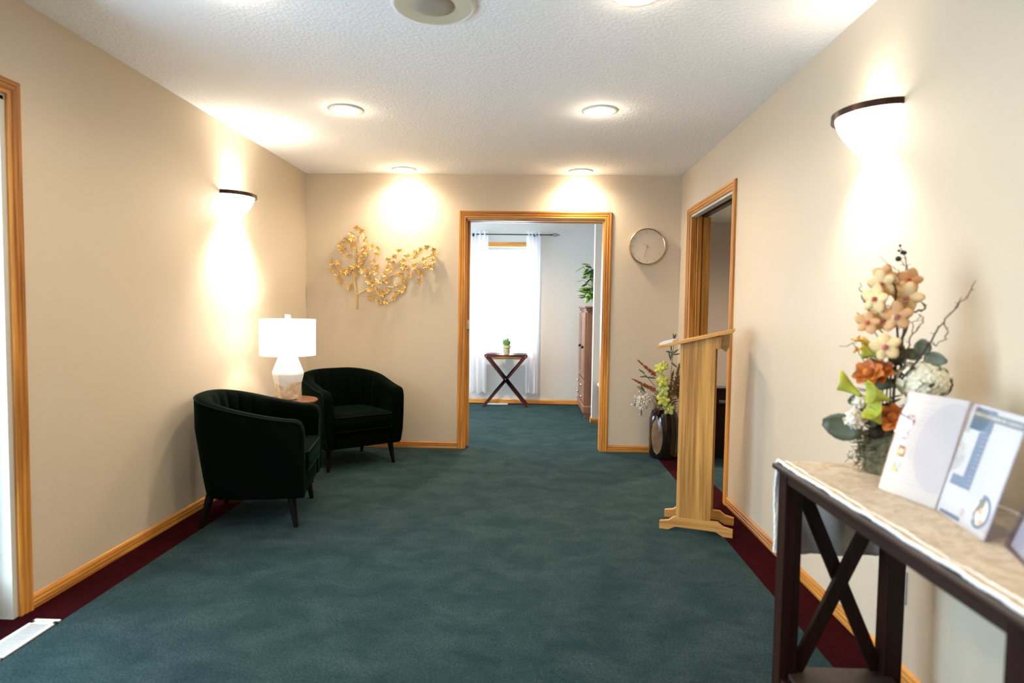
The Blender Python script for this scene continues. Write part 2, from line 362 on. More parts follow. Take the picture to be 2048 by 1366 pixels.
# ---------------------------------------------------------------- room shell
def floor_obj():
    mb = MB()
    xl, xr = -1.84, 1.085
    def q(x0, x1, y0, y1, m): mb.face([(x0, y0, 0), (x1, y0, 0), (x1, y1, 0), (x0, y1, 0)], m)
    ym = YF
    q(-3.3, xl, YB-.1, ym, M['maroon']); q(xl, xr, YB-.1, ym, M['carpet']); q(xr, 1.34, YB-.1, ym, M['maroon']); q(1.34, 5.2, YB-.1, ym, M['carpet'])
    q(-3.3, 5.2, ym, 8.14, M['carpet']); q(-3.3, 5.2, 8.14, YH+.1, M['maroon'])
    for x0, x1 in ((-3.3, 5.2),):
        mb.box((x0, YB-.1, -.12), (x1, YH+.1, -.005), M['white'])
    mb.keep = True
    o = mb.build('floor', None); return struct(o)
floor_obj()
struct(MB().box((-3.3, YB-.2, H), (5.2, YH+.2, H+.12)).build('ceiling', M['ceiling']))

def wall_x(name, x0, x1, y0, y1, openings, mat):     # wall slab between x0,x1 running along y; openings (ya,yb,za,zb)
    mb = MB(); y = y0
    for (a, b, za, zb) in sorted(openings):
        mb.box((x0, y, 0), (x1, a, H)); 
        if za > 0: mb.box((x0, a, 0), (x1, b, za))
        mb.box((x0, a, zb), (x1, b, H)); y = b
    mb.box((x0, y, 0), (x1, y1, H)); return struct(mb.build(name, mat))
def wall_y(name, y0, y1, x0, x1, openings, mat):
    mb = MB(); x = x0
    for (a, b, za, zb) in sorted(openings):
        mb.box((x, y0, 0), (a, y1, H))
        if za > 0: mb.box((a, y0, 0), (b, y1, za))
        mb.box((a, y0, zb), (b, y1, H)); x = b
    mb.box((x, y0, 0), (x1, y1, H)); return struct(mb.build(name, mat))
DZ = 2.052
wall_x('wall_left', XL-WT, XL, YB, YF, [(.46, 2.325, 0, 2.045)], M['wall'])
wall_x('wall_right', XR, XR+.125, YB, YF, [(4.06, 5.13, 0, 2.045)], M['wall'])
wall_y('wall_far', YF, YF+WT, XL-WT, XR+.125, [(-.610, .625, 0, DZ)], M['wall'])
wall_y('wall_back', YB-WT, YB, XL-WT, XR+.125, [], M['wall'])
wall_x('wall_hall_left', -2.75, -2.62, YF, YH, [(5.95, 7.75, .60, 2.1)], M['wall_hall'])
wall_y('wall_hall_far', YH, YH+.15, -2.75, 1.283, [(-.735, -.015, .665, 2.090)], M['wall_hall'])
wall_x('wall_hall_right', XR, XR+.125, YF+WT, YH, [], M['wall_hall'])
wall_y('wall_partition', 6.85, 6.97, .675, XR, [], M['wall_hall'])
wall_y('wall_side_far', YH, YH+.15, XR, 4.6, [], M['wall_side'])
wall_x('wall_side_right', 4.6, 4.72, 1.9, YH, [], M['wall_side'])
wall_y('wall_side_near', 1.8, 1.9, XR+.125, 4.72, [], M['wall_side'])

def casing_y(name, xa, xb, y, zt, tdir, mz, mx):      # door casing on a wall facing tdir (y plane)
    mb = MB(); w = .060
    mould(mb, (xa, y, 0), (xa, y, zt), (-1, 0, 0), (0, tdir, 0), CAS, 0, 1, mz)
    mould(mb, (xb, y, 0), (xb, y, zt), (1, 0, 0), (0, tdir, 0), CAS, 0, 1, mz)
    mould(mb, (xa, y, zt), (xb, y, zt), (0, 0, 1), (0, tdir, 0), CAS, -1, 1, mx)
    return struct(mb.build(name, None))
def casing_x(name, ya, yb, x, zt, tdir, mz, my):
    mb = MB()
    mould(mb, (x, ya, 0), (x, ya, zt), (0, -1, 0), (tdir, 0, 0), CAS, 0, 1, mz)
    mould(mb, (x, yb, 0), (x, yb, zt), (0, 1, 0), (tdir, 0, 0), CAS, 0, 1, mz)
    mould(mb, (x, ya, zt), (x, yb, zt), (0, 0, 1), (tdir, 0, 0), CAS, -1, 1, my)
    return struct(mb.build(name, None))
casing_y('trim_1', -.605, .620, YF, 2.060, -1, M['oak_z'], M['oak_x'])
casing_x('trim_2', 4.050, 5.142, XR, 2.045, -1, M['oak_z'], M['oak_y'])
casing_x('trim_3', .455, 2.330, XL, 2.048, 1, M['oak_z'], M['oak_y'])
casing_y('trim_4', -.605, .620, YF+WT, 2.060, 1, M['oak_z'], M['oak_x'])
# jambs
mb = MB()
mb.box((-.610, YF, 0), (-.592, YF+.045, 2.050), M['oak_z']); mb.box((-.610, YF+.088, 0), (-.592, YF+WT, 2.050), M['oak_z'])
mb.box((.610, YF, 0), (.625, YF+WT, 2.050), M['oak_z'])
mb.box((-.61, YF, 2.036), (.625, YF+.045, 2.052), M['oak_x']); mb.box((-.61, YF+.088, 2.036), (.625, YF+WT, 2.052), M['oak_x'])
struct(mb.build('trim_5', None))
mb = MB()       # side doorway: split jamb, stops, header
x0 = XR
mb.box((x0, 5.112, 0), (x0+.042, 5.13, 2.04), M['oak_z']); mb.box((x0+.085, 5.112, 0), (x0+.125, 5.13, 2.04), M['oak_z'])
mb.box((x0, 4.06, 0), (x0+.125, 4.078, 2.04), M['oak_z'])
mb.box((x0, 4.06, 2.028), (x0+.045, 5.13, 2.045), M['white']); mb.box((x0+.080, 4.06, 2.028), (x0+.125, 5.13, 2.045), M['espresso_y'])  # oak front header board, coloured white to paint in its glossy reflection
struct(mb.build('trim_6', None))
mb = MB()       # entrance doorway reveal
mb.box((XL-WT, 2.305, 0), (XL, 2.325, 2.04), M['white']); mb.box((XL-WT, .46, 0), (XL, .48, 2.04), M['white']); mb.box((XL-WT, .46, 2.025), (XL, 2.325, 2.045), M['white'])
struct(mb.build('trim_7', None))
# pocket doors
d2 = bpy.data.objects.new('door_2', None); C.objects.link(d2); d2.location = (-.6, 5.53, 0); struct(d2)
MB().box((-.640, 5.520, .012), (-.570, 5.556, 2.045)).build('door_panel', M['oak_z'], d2, bevel=.002)
lt = MB().box((-.600, 5.514, 1.075), (-.5695, 5.5205, 1.155)); lt.box((-.5705, 5.522, 1.075), (-.5665, 5.554, 1.155)); lt.box((-.592, 5.510, 1.10), (-.578, 5.516, 1.13)); lt = lt.build('latch', M['brass'], d2, bevel=.002)
lt['label'] = 'brass latch plate'
d3 = bpy.data.objects.new('door_3', None); C.objects.link(d3); d3.location = (XR+.06, 5.1, 0); struct(d3)
MB().box((XR+.046, 5.085, .012), (XR+.081, 5.20, 2.035)).build('door_panel', M['oak_z'], d3, bevel=.002)
MB().box((XR+.088, 5.105, .0), (XR+.155, 5.155, 2.03)).build('door_stop', M['oak_z'], d3, bevel=.002)
# glazed entrance door
d1 = bpy.data.objects.new('door_1', None); C.objects.link(d1); d1.location = (-2.14, 1.85, 0); struct(d1)
mb = MB(); xa, xb = -2.150, -2.105
mb.box((xa, 1.392, .01), (xb, 1.45, 2.02)); mb.box((xa, 2.245, .01), (xb, 2.303, 2.02)); mb.box((xa, 1.45, .01), (xb, 2.245, .16)); mb.box((xa, 1.45, 1.95), (xb, 2.245, 2.02))
mb.build('door_frame', M['white_metal'], d1, bevel=.003)
MB().box((-2.130, 1.45, .16), (-2.126, 2.245, 1.95)).build('pane', M['glass'], d1)
d4 = bpy.data.objects.new('door_4', None); C.objects.link(d4); d4.location = (-2.14, .93, 0); struct(d4)
mb = MB()
mb.box((xa, .482, .01), (xb, .54, 2.02)); mb.box((xa, 1.332, .01), (xb, 1.388, 2.02)); mb.box((xa, .54, .01), (xb, 1.332, .16)); mb.box((xa, .54, 1.95), (xb, 1.332, 2.02))
mb.build('door_frame', M['white_metal'], d4, bevel=.003)
MB().box((-2.130, .54, .16), (-2.126, 1.332, 1.95)).build('pane', M['glass'], d4)
# baseboards
def bb(name, p0, p1, tdir, mat):
    mb = MB(); mould(mb, p0, p1, (0, 0, 1), tdir, BASE); return struct(mb.build(name, mat))
bb('baseboard_left', (XL, 2.391, 0), (XL, YF, 0), (1, 0, 0), M['oak_y'])
bb('baseboard_left_near', (XL, YB, 0), (XL, .394, 0), (1, 0, 0), M['oak_y'])
bb('baseboard_far_left', (XL, YF, 0), (-.666, YF, 0), (0, -1, 0), M['oak_x'])
bb('baseboard_far_right', (.681, YF, 0), (XR, YF, 0), (0, -1, 0), M['oak_x'])
bb('baseboard_right', (XR, YB, 0), (XR, 3.989, 0), (-1, 0, 0), M['oak_y'])
bb('baseboard_right_far', (XR, 5.203, 0), (XR, YF, 0), (-1, 0, 0), M['oak_y'])
bb('baseboard_hall_far', (-2.6, YH, 0), (XR, YH, 0), (0, -1, 0), M['oak_x'])
mb = MB(); mould(mb, (.663, 6.85, 0), (XR, 6.85, 0), (0, 0, 1), (0, -1, 0), BASE); mould(mb, (.675, 6.838, 0), (.675, 6.97, 0), (0, 0, 1), (-1, 0, 0), BASE)
struct(mb.build('baseboard_partition', M['oak_x']))

# hall window
w1 = bpy.data.objects.new('window_1', None); C.objects.link(w1); w1.location = (-.375, YH, .6); struct(w1)
xa, xb, za, zb = -.735, -.015, .665, 2.090
mb = MB(); t = .062
mould(mb, (xa, YH, za), (xa, YH, zb), (-1, 0, 0), (0, -1, 0), CAS, -1, 1, M['oak_z']); mould(mb, (xb, YH, za), (xb, YH, zb), (1, 0, 0), (0, -1, 0), CAS, -1, 1, M['oak_z'])
mould(mb, (xa, YH, zb), (xb, YH, zb), (0, 0, 1), (0, -1, 0), CAS, -1, 1, M['oak_x']); mould(mb, (xa, YH, za), (xb, YH, za), (0, 0, -1), (0, -1, 0), CAS, -1, 1, M['oak_x'])
mb.build('window_casing', None, w1)
mb = MB(); y0, y1 = YH+.09, YH+.13
for a, b, c, d in ((xa, xa+.04, za, zb), (xb-.04, xb, za, zb), (xa+.04, xb-.04, za, za+.04), (xa+.04, xb-.04, zb-.04, zb)): mb.box((a, y0, c), (b, y1, d))
mb.build('window_frame', M['white'], w1, bevel=.003)
MB().box((xa+.04, YH+.108, za+.04), (xb-.04, YH+.112, zb-.04)).build('pane', M['glass'], w1)
w2 = bpy.data.objects.new('window_2', None); C.objects.link(w2); w2.location = (-2.62, 6.9, .75); struct(w2)
mb = MB(); ya, yb, za, zb = 5.95, 7.75, .60, 2.1
for a, b, c, d in ((ya, ya+.045, za, zb), (yb-.045, yb, za, zb), (ya+.045, yb-.045, za, za+.045), (ya+.045, yb-.045, zb-.045, zb), (6.83, 6.87, za+.045, zb-.045)): mb.box((-2.72, a, c), (-2.68, b, d))
mb.build('window_frame', M['white'], w2, bevel=.003)
MB().box((-2.702, ya+.045, za+.045), (-2.698, yb-.045, zb-.045)).build('pane', M['glass'], w2)
mb = MB()
mould(mb, (-2.62, ya, za), (-2.62, ya, zb), (0, -1, 0), (1, 0, 0), CAS, -1, 1, M['oak_z']); mould(mb, (-2.62, yb, za), (-2.62, yb, zb), (0, 1, 0), (1, 0, 0), CAS, -1, 1, M['oak_z'])
mould(mb, (-2.62, ya, zb), (-2.62, yb, zb), (0, 0, 1), (1, 0, 0), CAS, -1, 1, M['oak_y']); mould(mb, (-2.62, ya, za), (-2.62, yb, za), (0, 0, -1), (1, 0, 0), CAS, -1, 1, M['oak_y'])
mb.build('window_casing', None, w2)
# light portals: help the renderer sample the daylight coming through the three glazed openings
def portal(name, loc, rot, sx, sy):
    l = bpy.data.lights.new(name, 'AREA'); l.shape = 'RECTANGLE'; l.size = sx; l.size_y = sy; l.cycles.is_portal = True
    o = bpy.data.objects.new(name, l); C.objects.link(o); o.location = loc; o.rotation_euler = rot
portal('daylight_portal', (-.375, YH+.14, 1.38), (-PI/2, 0, 0), .72, 1.43)
portal('daylight_portal', (-2.74, 6.85, 1.35), (PI/2, 0, -PI/2), 1.75, 1.45)
portal('daylight_portal', (-2.16, 1.39, 1.05), (PI/2, 0, -PI/2), 1.80, 1.9)

# ---------------------------------------------------------------- ceiling fixtures
def lamp_light(name, kind, loc, energy, color, parent=None, rot=(0, 0, 0), radius=.05, size=150, blend=1.0):
    l = bpy.data.lights.new(name, kind); l.energy = energy; l.color = color
    l.shadow_soft_size = radius
    if kind == 'SPOT': l.spot_size = math.radians(size); l.spot_blend = blend
    o = bpy.data.objects.new(name, l); C.objects.link(o); o.location = loc; o.rotation_euler = rot
    if parent is not None: o.parent = parent; o.location = Vector(loc)-parent.location
    return o
proto = thing('ceiling_light', '', 'ceiling light', (0, 0, H), 0)
MB().lathe([(.070, -.001), (.078, -.010), (.096, -.009), (.104, -.004), (.106, 0)], n=40, cap=False).build('trim_ring', M['white_metal'], proto, world=False, smooth=40)
MB().lathe([(.001, -.016), (.03, -.0145), (.055, -.010), (.070, -.004), (.072, -.001)], n=32).build('lens', M['lens'], proto, world=False, smooth=60)
CL = [(-1.141, 3.722, 'round recessed ceiling light, left of the middle pair, nearer than the far wall', .8),
      (.380, 3.730, 'round recessed ceiling light, right of the middle pair, nearer than the far wall', 1.0),
      (-1.121, 5.290, 'small-looking recessed ceiling light by the far wall above the gold branch', 1.0),
      (.388, 5.320, 'recessed ceiling light by the far wall above the doorway', 1.0),
      (.373, 2.370, 'brightest recessed ceiling light cut by the top edge, right of the speaker', .55),
      (-1.150, 2.300, 'recessed ceiling light just outside the top edge, left of the speaker', .7),
      (.373, .75, 'recessed ceiling light behind the viewer on the right', .8),
      (-1.150, .75, 'recessed ceiling light behind the viewer on the left', .7),
      (-.40, 6.75, 'unseen recessed ceiling light added to brighten the far room', 3.4),  # unseen lamp, added to raise the light level in the far room
      (2.5, 6.0, 'unseen recessed ceiling light added to brighten the side room', 7.0)]  # unseen lamp, added because the side room came out dark
for i, (x, y, lab, k) in enumerate(CL):
    o = proto if i == 0 else copy_tree(proto)
    o.location = (x, y, H); o['label'] = lab; o['group'] = 'recessed ceiling lights'
    lamp_light('downlight', 'SPOT', (x, y, H-.03), SPOT_W*k, WARM, None, (0, 0, 0), .06, 165, 1.0)
    lamp_light('lens_glow', 'POINT', (x, y, H-.06), 0.8*k, WARM, None, (0, 0, 0), .035)
sp = thing('ceiling_speaker', 'round cream ceiling speaker with a taupe grille, cut by the top edge', 'speaker', (-.407, 2.447, H))
MB().lathe([(.150, 0), (.164, 0), (.166, -.006), (.160, -.012), (.150, -.013)], c=(-.407, 2.447, H), n=56, cap=False).build('rim', M['white_metal'], sp, smooth=40)
MB().lathe([(.001, -.010), (.083, -.010), (.090, -.012), (.151, -.0125), (.152, -.002)], c=(-.407, 2.447, H), n=56).build('cover', M['speaker'], sp, smooth=30)
MB().lathe([(.001, -.020), (.05, -.019), (.080, -.014), (.082, -.0095)], c=(-.407, 2.447, H), n=48).build('grille', M['grille'], sp, smooth=60)

# ---------------------------------------------------------------- wall sconces
def sconce(side, yc, z, label, power):
    xw = XR if side > 0 else XL; s = -side
    e = thing('wall_sconce', label, 'wall light', (xw, yc, z), 0, 'half-round wall sconces')
    hw, d = .170, .152; rows = []
    N = 48
    def P(t, f, zz, k=1.0): return (xw+s*(.002+d*f*math.sin(t)), yc+hw*f*math.cos(t), z+zz)
    band = [(1.0, .018), (1.0, -.006), (.965, -.006), (.965, .018)]
    rows = [[P(PI*i/N, f, zz) for (f, zz) in band] for i in range(N+1)]
    MB().grid(rows, closed_u=True, cap=True).build('rim', M['bronze'], e, smooth=40)
    prof = [(.91, .000), (.90, -.012), (.83, -.040), (.72, -.070), (.56, -.100), (.42, -.125), (.28, -.142), (.12, -.150), (.02, -.151)]
    rows = [[P(PI*i/N, f, zz) for i in range(N+1)] for (f, zz) in prof]
    MB().grid(rows).build('glass_bowl', M['sconce_glass'], e, smooth=80)
    MB().box((xw+s*.0, yc-.05, z-.09), (xw+s*.012, yc+.05, z-.01)).build('backplate', M['bronze'], e)
    MB().ball((xw+s*.065, yc, z-.03), .022, 8).build('bulb', M['lens'], e, smooth=80)
    lamp_light('sconce_up', 'SPOT', (xw+s*.085, yc, z+.01), power*.6, SOFT, None, (PI, 0, 0), .03, 130, 1.0)
    lamp_light('sconce_down', 'SPOT', (xw+s*.17, yc, z-.17), power*2.6, SOFT, None, (0, s*math.radians(34), 0), .06, 118, .9)
    lamp_light('sconce_glow', 'POINT', (xw+s*.10, yc, z-.06), power*.25, SOFT, None, (0, 0, 0), .05)
    return e
sconce(1, 2.396, 1.995, 'half-bowl glass sconce with a bronze rim on the right wall above the flowers', 2.4)
sconce(-1, 4.111, 1.985, 'half-bowl glass sconce with a bronze rim on the left wall above the armchairs', 11)

# ---------------------------------------------------------------- clock and gold branch on the far wall
ck = thing('wall_clock', 'round champagne metal wall clock right of the far doorway', 'clock', (.987, YF, 1.823))
cx, cz = .987, 1.823
MB().lathe([(.150, 0), (.157, -.003), (.157, -.036), (.153, -.040), (.149, -.038), (.148, -.028)], c=(cx, YF, cz), n=64, axis='y', cap=False).build('rim', M['champagne'], ck, smooth=35)
MB().lathe([(.001, -.026), (.149, -.026), (.150, -.001)], c=(cx, YF, cz), n=64, axis='y').build('face', M['clock_face'], ck, smooth=35)
for k in range(12):
    mb = MB(); a = PI/2-k*PI/6; ln = .022 if k % 3 else .028
    R = Matrix.Translation((cx, YF-.0265, cz)) @ Matrix.Rotation(-a, 4, 'Y')
    mb.box((.140-ln, -.0015, -.0022), (.140, .0005, .0022), mtx=R); mb.build('hour_mark', M['tick'], ck)
def hand(name, ang, ln, w):
    R = Matrix.Translation((cx, YF-.029, cz)) @ Matrix.Rotation(-ang, 4, 'Y')
    MB().prism([R @ Vector(p) for p in ((-.02, 0, -w), (ln, 0, -w*.5), (ln, 0, w*.5), (-.02, 0, w))], R.to_3x3() @ Vector((0, -.0015, 0))).build(name, M['tick'] if name == 'hour_hand' else M['champagne'], ck)
hand('hour_hand', math.radians(142), .055, .003); hand('minute_hand', math.radians(-105), .105, .003)
MB().lathe([(.001, -.034), (.006, -.033), (.006, -.026)], c=(cx, YF, cz), n=16, axis='y').build('hub', M['champagne'], ck)

LEAVES = [(-1.5793, 1.9493), (-1.5181, 1.9308), (-1.6152, 1.903), (-1.5036, 1.8687), (-1.6188, 1.864), (-1.4927, 1.8334), (-1.6729, 1.8492), (-1.7234, 1.8061), (-1.6332, 1.8248), (-1.6079, 1.8038), (-1.6981, 1.7602), (-1.6475, 1.7039), (-1.4998, 1.7765), (-1.5358, 1.7407), (-1.4925, 1.7305), (-1.4386, 1.7878), (-1.3882, 1.7636), (-1.3917, 1.721), (-1.5141, 1.6983), (-1.5284, 1.6626), (-1.55, 1.6267), (-1.5969, 1.6191), (-1.4203, 1.6638), (-1.3914, 1.6215), (-1.7957, 1.6524), (-1.7342, 1.646), (-1.7921, 1.5918), (-1.7017, 1.5787), (-1.6511, 1.5757), (-1.6691, 1.5683), (-1.521, 1.5808), (-1.5788, 1.5409), (-1.7523, 1.5352), (-1.7234, 1.4892), (-1.6401, 1.4367), (-1.4453, 1.5853), (-1.3984, 1.5752), (-1.4668, 1.5352), (-1.4631, 1.4889), (-1.427, 1.4715), (-1.3766, 1.5006), (-1.4557, 1.414), (-1.3907, 1.4077), (-1.3473, 1.3762), (-1.2969, 1.4054), (-1.4411, 1.3392), (-1.376, 1.315), (-1.3182, 1.3158), (-1.2462, 1.3382), (-1.214, 1.3815), (-1.1673, 1.4142), (-1.146, 1.4608), (-1.157, 1.4998), (-1.2179, 1.467), (-1.2936, 1.4874), (-1.186, 1.5528), (-1.3263, 1.5511), (-1.2977, 1.6084), (-1.2617, 1.5875), (-1.2403, 1.6446), (-1.2872, 1.6795), (-1.2298, 1.7086), (-1.1906, 1.7551), (-1.1614, 1.6668), (-1.154, 1.6172), (-1.1258, 1.7097), (-1.0611, 1.6963), (-1.0679, 1.6288), (-1.0961, 1.5361), (-1.0363, 1.7355), (-0.9971, 1.7643), (-0.9364, 1.7861), (-0.8683, 1.7586), (-0.8894, 1.7194), (-0.9679, 1.6832), (-0.8962, 1.6698), (-0.9101, 1.6165), (-0.9675, 1.6229), (-1.021, 1.5903), (-0.9957, 1.5551), (-1.0025, 1.5017)]
STEMS = [[(-1.5747, 1.2335), (-1.5771, 1.3696), (-1.5931, 1.4765), (-1.5946, 1.5193), (-1.5825, 1.6193), (-1.5827, 1.7686), (-1.5576, 1.8894)], [(-1.6004, 1.4693), (-1.7017, 1.5537), (-1.7523, 1.6244), (-1.7921, 1.6453)], [(-1.5934, 1.7116), (-1.6728, 1.7818), (-1.7162, 1.8026)], [(-1.5771, 1.3696), (-1.4991, 1.4099), (-1.3621, 1.4759), (-1.2543, 1.5413), (-1.1252, 1.6033)], [(-1.1252, 1.6033), (-1.0251, 1.6612), (-0.9466, 1.7117), (-0.8823, 1.7266)], [(-1.5824, 1.605), (-1.4995, 1.6167), (-1.4384, 1.7169)], [(-1.4991, 1.4099), (-1.4051, 1.379), (-1.3473, 1.3655)], [(-1.3621, 1.4759), (-1.2827, 1.4412), (-1.1962, 1.4388), (-1.146, 1.4608)], [(-1.4125, 1.4717), (-1.4127, 1.5358), (-1.3914, 1.6215)], [(-1.1933, 1.5812), (-1.1901, 1.6593), (-1.1687, 1.6951), (-1.1258, 1.7097)], [(-1.2471, 1.5414), (-1.1823, 1.5315)], [(-1.1036, 1.6036), (-1.0818, 1.5541), (-1.0315, 1.5476)], [(-1.0251, 1.6612), (-0.9605, 1.6478), (-0.9102, 1.6271)], [(-1.5826, 1.6975), (-1.5285, 1.7194), (-1.4926, 1.7766), (-1.5036, 1.8687)], [(-1.5576, 1.8894), (-1.5793, 1.9493)], [(-1.5576, 1.8823), (-1.5181, 1.9308)], [(-1.3473, 1.3655), (-1.376, 1.315)], [(-1.3473, 1.3655), (-1.3182, 1.3158)], [(-1.4051, 1.379), (-1.4411, 1.3392)], [(-1.2538, 1.438), (-1.2462, 1.3382)], [(-1.7017, 1.5537), (-1.6511, 1.5757)], [(-1.7451, 1.6173), (-1.7523, 1.5352), (-1.7234, 1.4892)], [(-1.4384, 1.7169), (-1.4386, 1.7878)], [(-1.4384, 1.7204), (-1.3882, 1.7636)], [(-1.4995, 1.6167), (-1.4203, 1.6638)], [(-1.2974, 1.5159), (-1.3263, 1.5511), (-1.2977, 1.6084), (-1.2872, 1.6795)], [(-1.6076, 1.4764), (-1.6401, 1.4367)]]
art = thing('branch_wall_sculpture', 'gold metal leafy branch sculpture hung on the far wall left of the doorway', 'wall art', (-1.40, YF, 1.6))
mb = MB()
for k, pl in enumerate(STEMS):
    r = .0055 if k == 0 else (.0045 if k in (3, 4) else .0024)
    mb.tube([(x, YF-.022-.006*math.sin(i*1.3+k), z) for i, (x, z) in enumerate(pl)], r, 6)
mb.build('stems', M['gold'], art, smooth=60)
mb = MB(); rnd = random.Random(3)
for (x, z) in LEAVES:
    for dup in range(2):
        r = rnd.uniform(.026, .033); a0 = rnd.uniform(0, 6.28); c = Vector((x+rnd.uniform(-.012, .012)*dup, YF-rnd.uniform(.026, .048), z+rnd.uniform(-.012, .012)*dup))
        tilt = Matrix.Rotation(a0, 3, 'Y') @ Matrix.Rotation(rnd.uniform(-.5, .5), 3, 'X') @ Matrix.Rotation(rnd.uniform(-.5, .5), 3, 'Z')
        ctr = mb.bm.verts.new(c+tilt @ Vector((0, .006, 0))); ring = []
        NL = 6
        for k in range(NL*4):
            t = 2*PI*k/(NL*4); ph = k % 4
            rr = {0: .40, 1: .82, 2: 1.0, 3: .82}[ph]*r*(.62 if k//4 == 0 else 1)
            ring.append(mb.bm.verts.new(c+tilt @ Vector((rr*math.cos(t), (-.007 if ph == 2 else -.001), rr*math.sin(t)))))
        for k in range(NL*4): mb.bm.faces.new([ctr, ring[k], ring[(k+1) % (NL*4)]])
        if dup == 0 and rnd.random() < .15: break
mb.build('leaves', M['gold'], art, solid=.0012)

# ---------------------------------------------------------------- armchairs (local: facing +x)
def make_armchair():
    t = thing('armchair', '', 'armchair')
    N = 120; zb = .175
    # plan path of the outer face
    path = []
    Lx, Ry, Rx = .325, .335, .30
    segs = []
    for i in range(31): segs.append((Lx-(Lx+.02)*i/30, -Ry-.012*math.sin(PI*i/60)))
    for i in range(1, 61):
        a = -PI/2-PI*i/60; c_, s_ = math.cos(a), math.sin(a)
        ex = .82
        segs.append((-.02+Rx*math.copysign(abs(c_)**ex, c_), (Ry+.012)*math.copysign(abs(s_)**ex, s_)))
    for i in range(1, 31): segs.append((-.02+(Lx+.02)*i/30, Ry+.012*math.sin(PI*(30-i)/60)))
    n = len(segs)
    # arc length
    s = [0]
    for i in range(1, n): s.append(s[-1]+math.dist(segs[i], segs[i-1]))
    T = s[-1]
    rows = []; pip = []; pin = []
    for i, (x, y) in enumerate(segs):
        a = segs[max(i-1, 0)]; b = segs[min(i+1, n-1)]; tx, ty = b[0]-a[0], b[1]-a[1]; l = math.hypot(tx, ty); nx, ny = -ty/l, tx/l   # inward?
        if nx*(-x)+ny*(-y) < 0: nx, ny = -nx, -ny
        u = s[i]/T; d = min(s[i], T-s[i])
        k = .5-.5*math.cos(PI*min(1, max(0, (d-.02)/(T*.44))))
        h = .618+.120*k**.85
        r = .055
        if d < r: h = h-r+math.sqrt(max(0, r*r-(r-d)**2))
        ch = 0
        if .17 < u < .83: ch = abs(math.sin(PI*(u-.17)/.66*9))**.6
        th = .070+.012*ch*0+.012
        fl = .026*ch
        rows.append([
            (x+nx*(.030+.030*k), y+ny*(.030+.030*k), zb), (x+nx*(.012+.030*k), y+ny*(.012+.030*k), zb+.10), (x+nx*.003, y+ny*.003, h-.18), (x, y, h-.028), (x+nx*.006, y+ny*.006, h-.010),
            (x+nx*.020, y+ny*.020, h), (x+nx*(th-.018), y+ny*(th-.018), h), (x+nx*(th-.004), y+ny*(th-.004), h-.010), (x+nx*(th+.001+fl*.5), y+ny*(th+.001+fl*.5), h-.030),
            (x+nx*(th+.006+fl), y+ny*(th+.006+fl), h-.10), (x+nx*(th+.010+fl), y+ny*(th+.010+fl), .42), (x+nx*(th+.010), y+ny*(th+.010), .30), (x+nx*(th+.010), y+ny*(th+.010), zb)])
        pip.append((x+nx*.003, y+ny*.003, h-.008)); pin.append((x+nx*(th-.001), y+ny*(th-.001), h-.008))
    MB().grid(rows, closed_u=True, cap=True).build('backrest', M['velvet'], t, world=False, smooth=50)
    fo = ((.19, .028), (.28, .012), (.40, .006), (.50, .004))
    front = [(segs[0][0]+.001, segs[0][1]+oo, zz) for zz, oo in fo]
    fr2 = [(segs[-1][0]+.001, segs[-1][1]-oo, zz) for zz, oo in fo[::-1]]
    MB().tube(front+pip+fr2, .0055, 6).build('piping', M['velvet_dk'], t, world=False, smooth=80)
    # seat cushion
    def rrect(x0, x1, w, r, z, infl=0):
        pts = []
        for (cx, cy, a0) in ((x1-r, w-r, 0), (x0+r, w-r, PI/2), (x0+r, -w+r, PI), (x1-r, -w+r, 3*PI/2)):
            for k in range(7):
                a = a0+PI/2*k/6; pts.append((cx+(r+infl)*math.cos(a), cy+(r+infl)*math.sin(a), z))
        return pts
    x0, x1, w = -.23, .335, .245
    lv = [(.305, -.008), (.312, 0), (.36, .004), (.405, .001), (.418, -.006)]
    rows = [rrect(x0, x1, w, .05, z, i) for z, i in lv]
    rows.append([((p[0]-.05)*.75+.05, p[1]*.75, .428) for p in rows[-1]]); rows.append([((p[0]-.05)*.35+.05, p[1]*.35, .432) for p in rows[-2]])
    cu = MB().grid(rows, closed_u=True, cap=True).build('seat_cushion', M['velvet'], t, world=False, smooth=60)
    mp = MB(); mp.tube(rrect(x0, x1, w, .05, .416, -.001), .0055, 6, closed=True); mp.tube(rrect(x0, x1, w, .05, .308, 0), .005, 6, closed=True)
    mp.build('cushion_piping', M['velvet_dk'], cu, world=False, smooth=80)
    MB().grid([rrect(-.18, .315, .245, .03, z) for z in (zb, .19, .29, .303)], closed_u=True, cap=True).build('seat_base', M['velvet'], t, world=False, smooth=50)
    for (x, y) in ((.245, -.255), (.245, .255), (-.20, -.215), (-.20, .215)):
        dx = .030 if x > 0 else -.045; dy = .018 if y > 0 else -.018
        MB().tube([(x, y, .18), (x+dx*.5, y+dy*.5, .09), (x+dx, y+dy, 0)], [.024, .019, .013], 12).build('leg', M['leg_dark'], t, world=False, smooth=50)
    return t
ch = make_armchair()
ch.location = (-1.650, 3.615, 0); ch.rotation_euler = (0, 0, math.radians(11)); ch['label'] = 'dark green velvet tub armchair nearest the camera, its back to the left wall'; ch['group'] = 'green velvet tub armchairs'
c2 = copy_tree(ch); c2.location = (-1.500, 4.945, 0); c2.rotation_euler = (0, 0, math.radians(-50)); c2['label'] = 'dark green velvet tub armchair in the far left corner, turned towards the room'

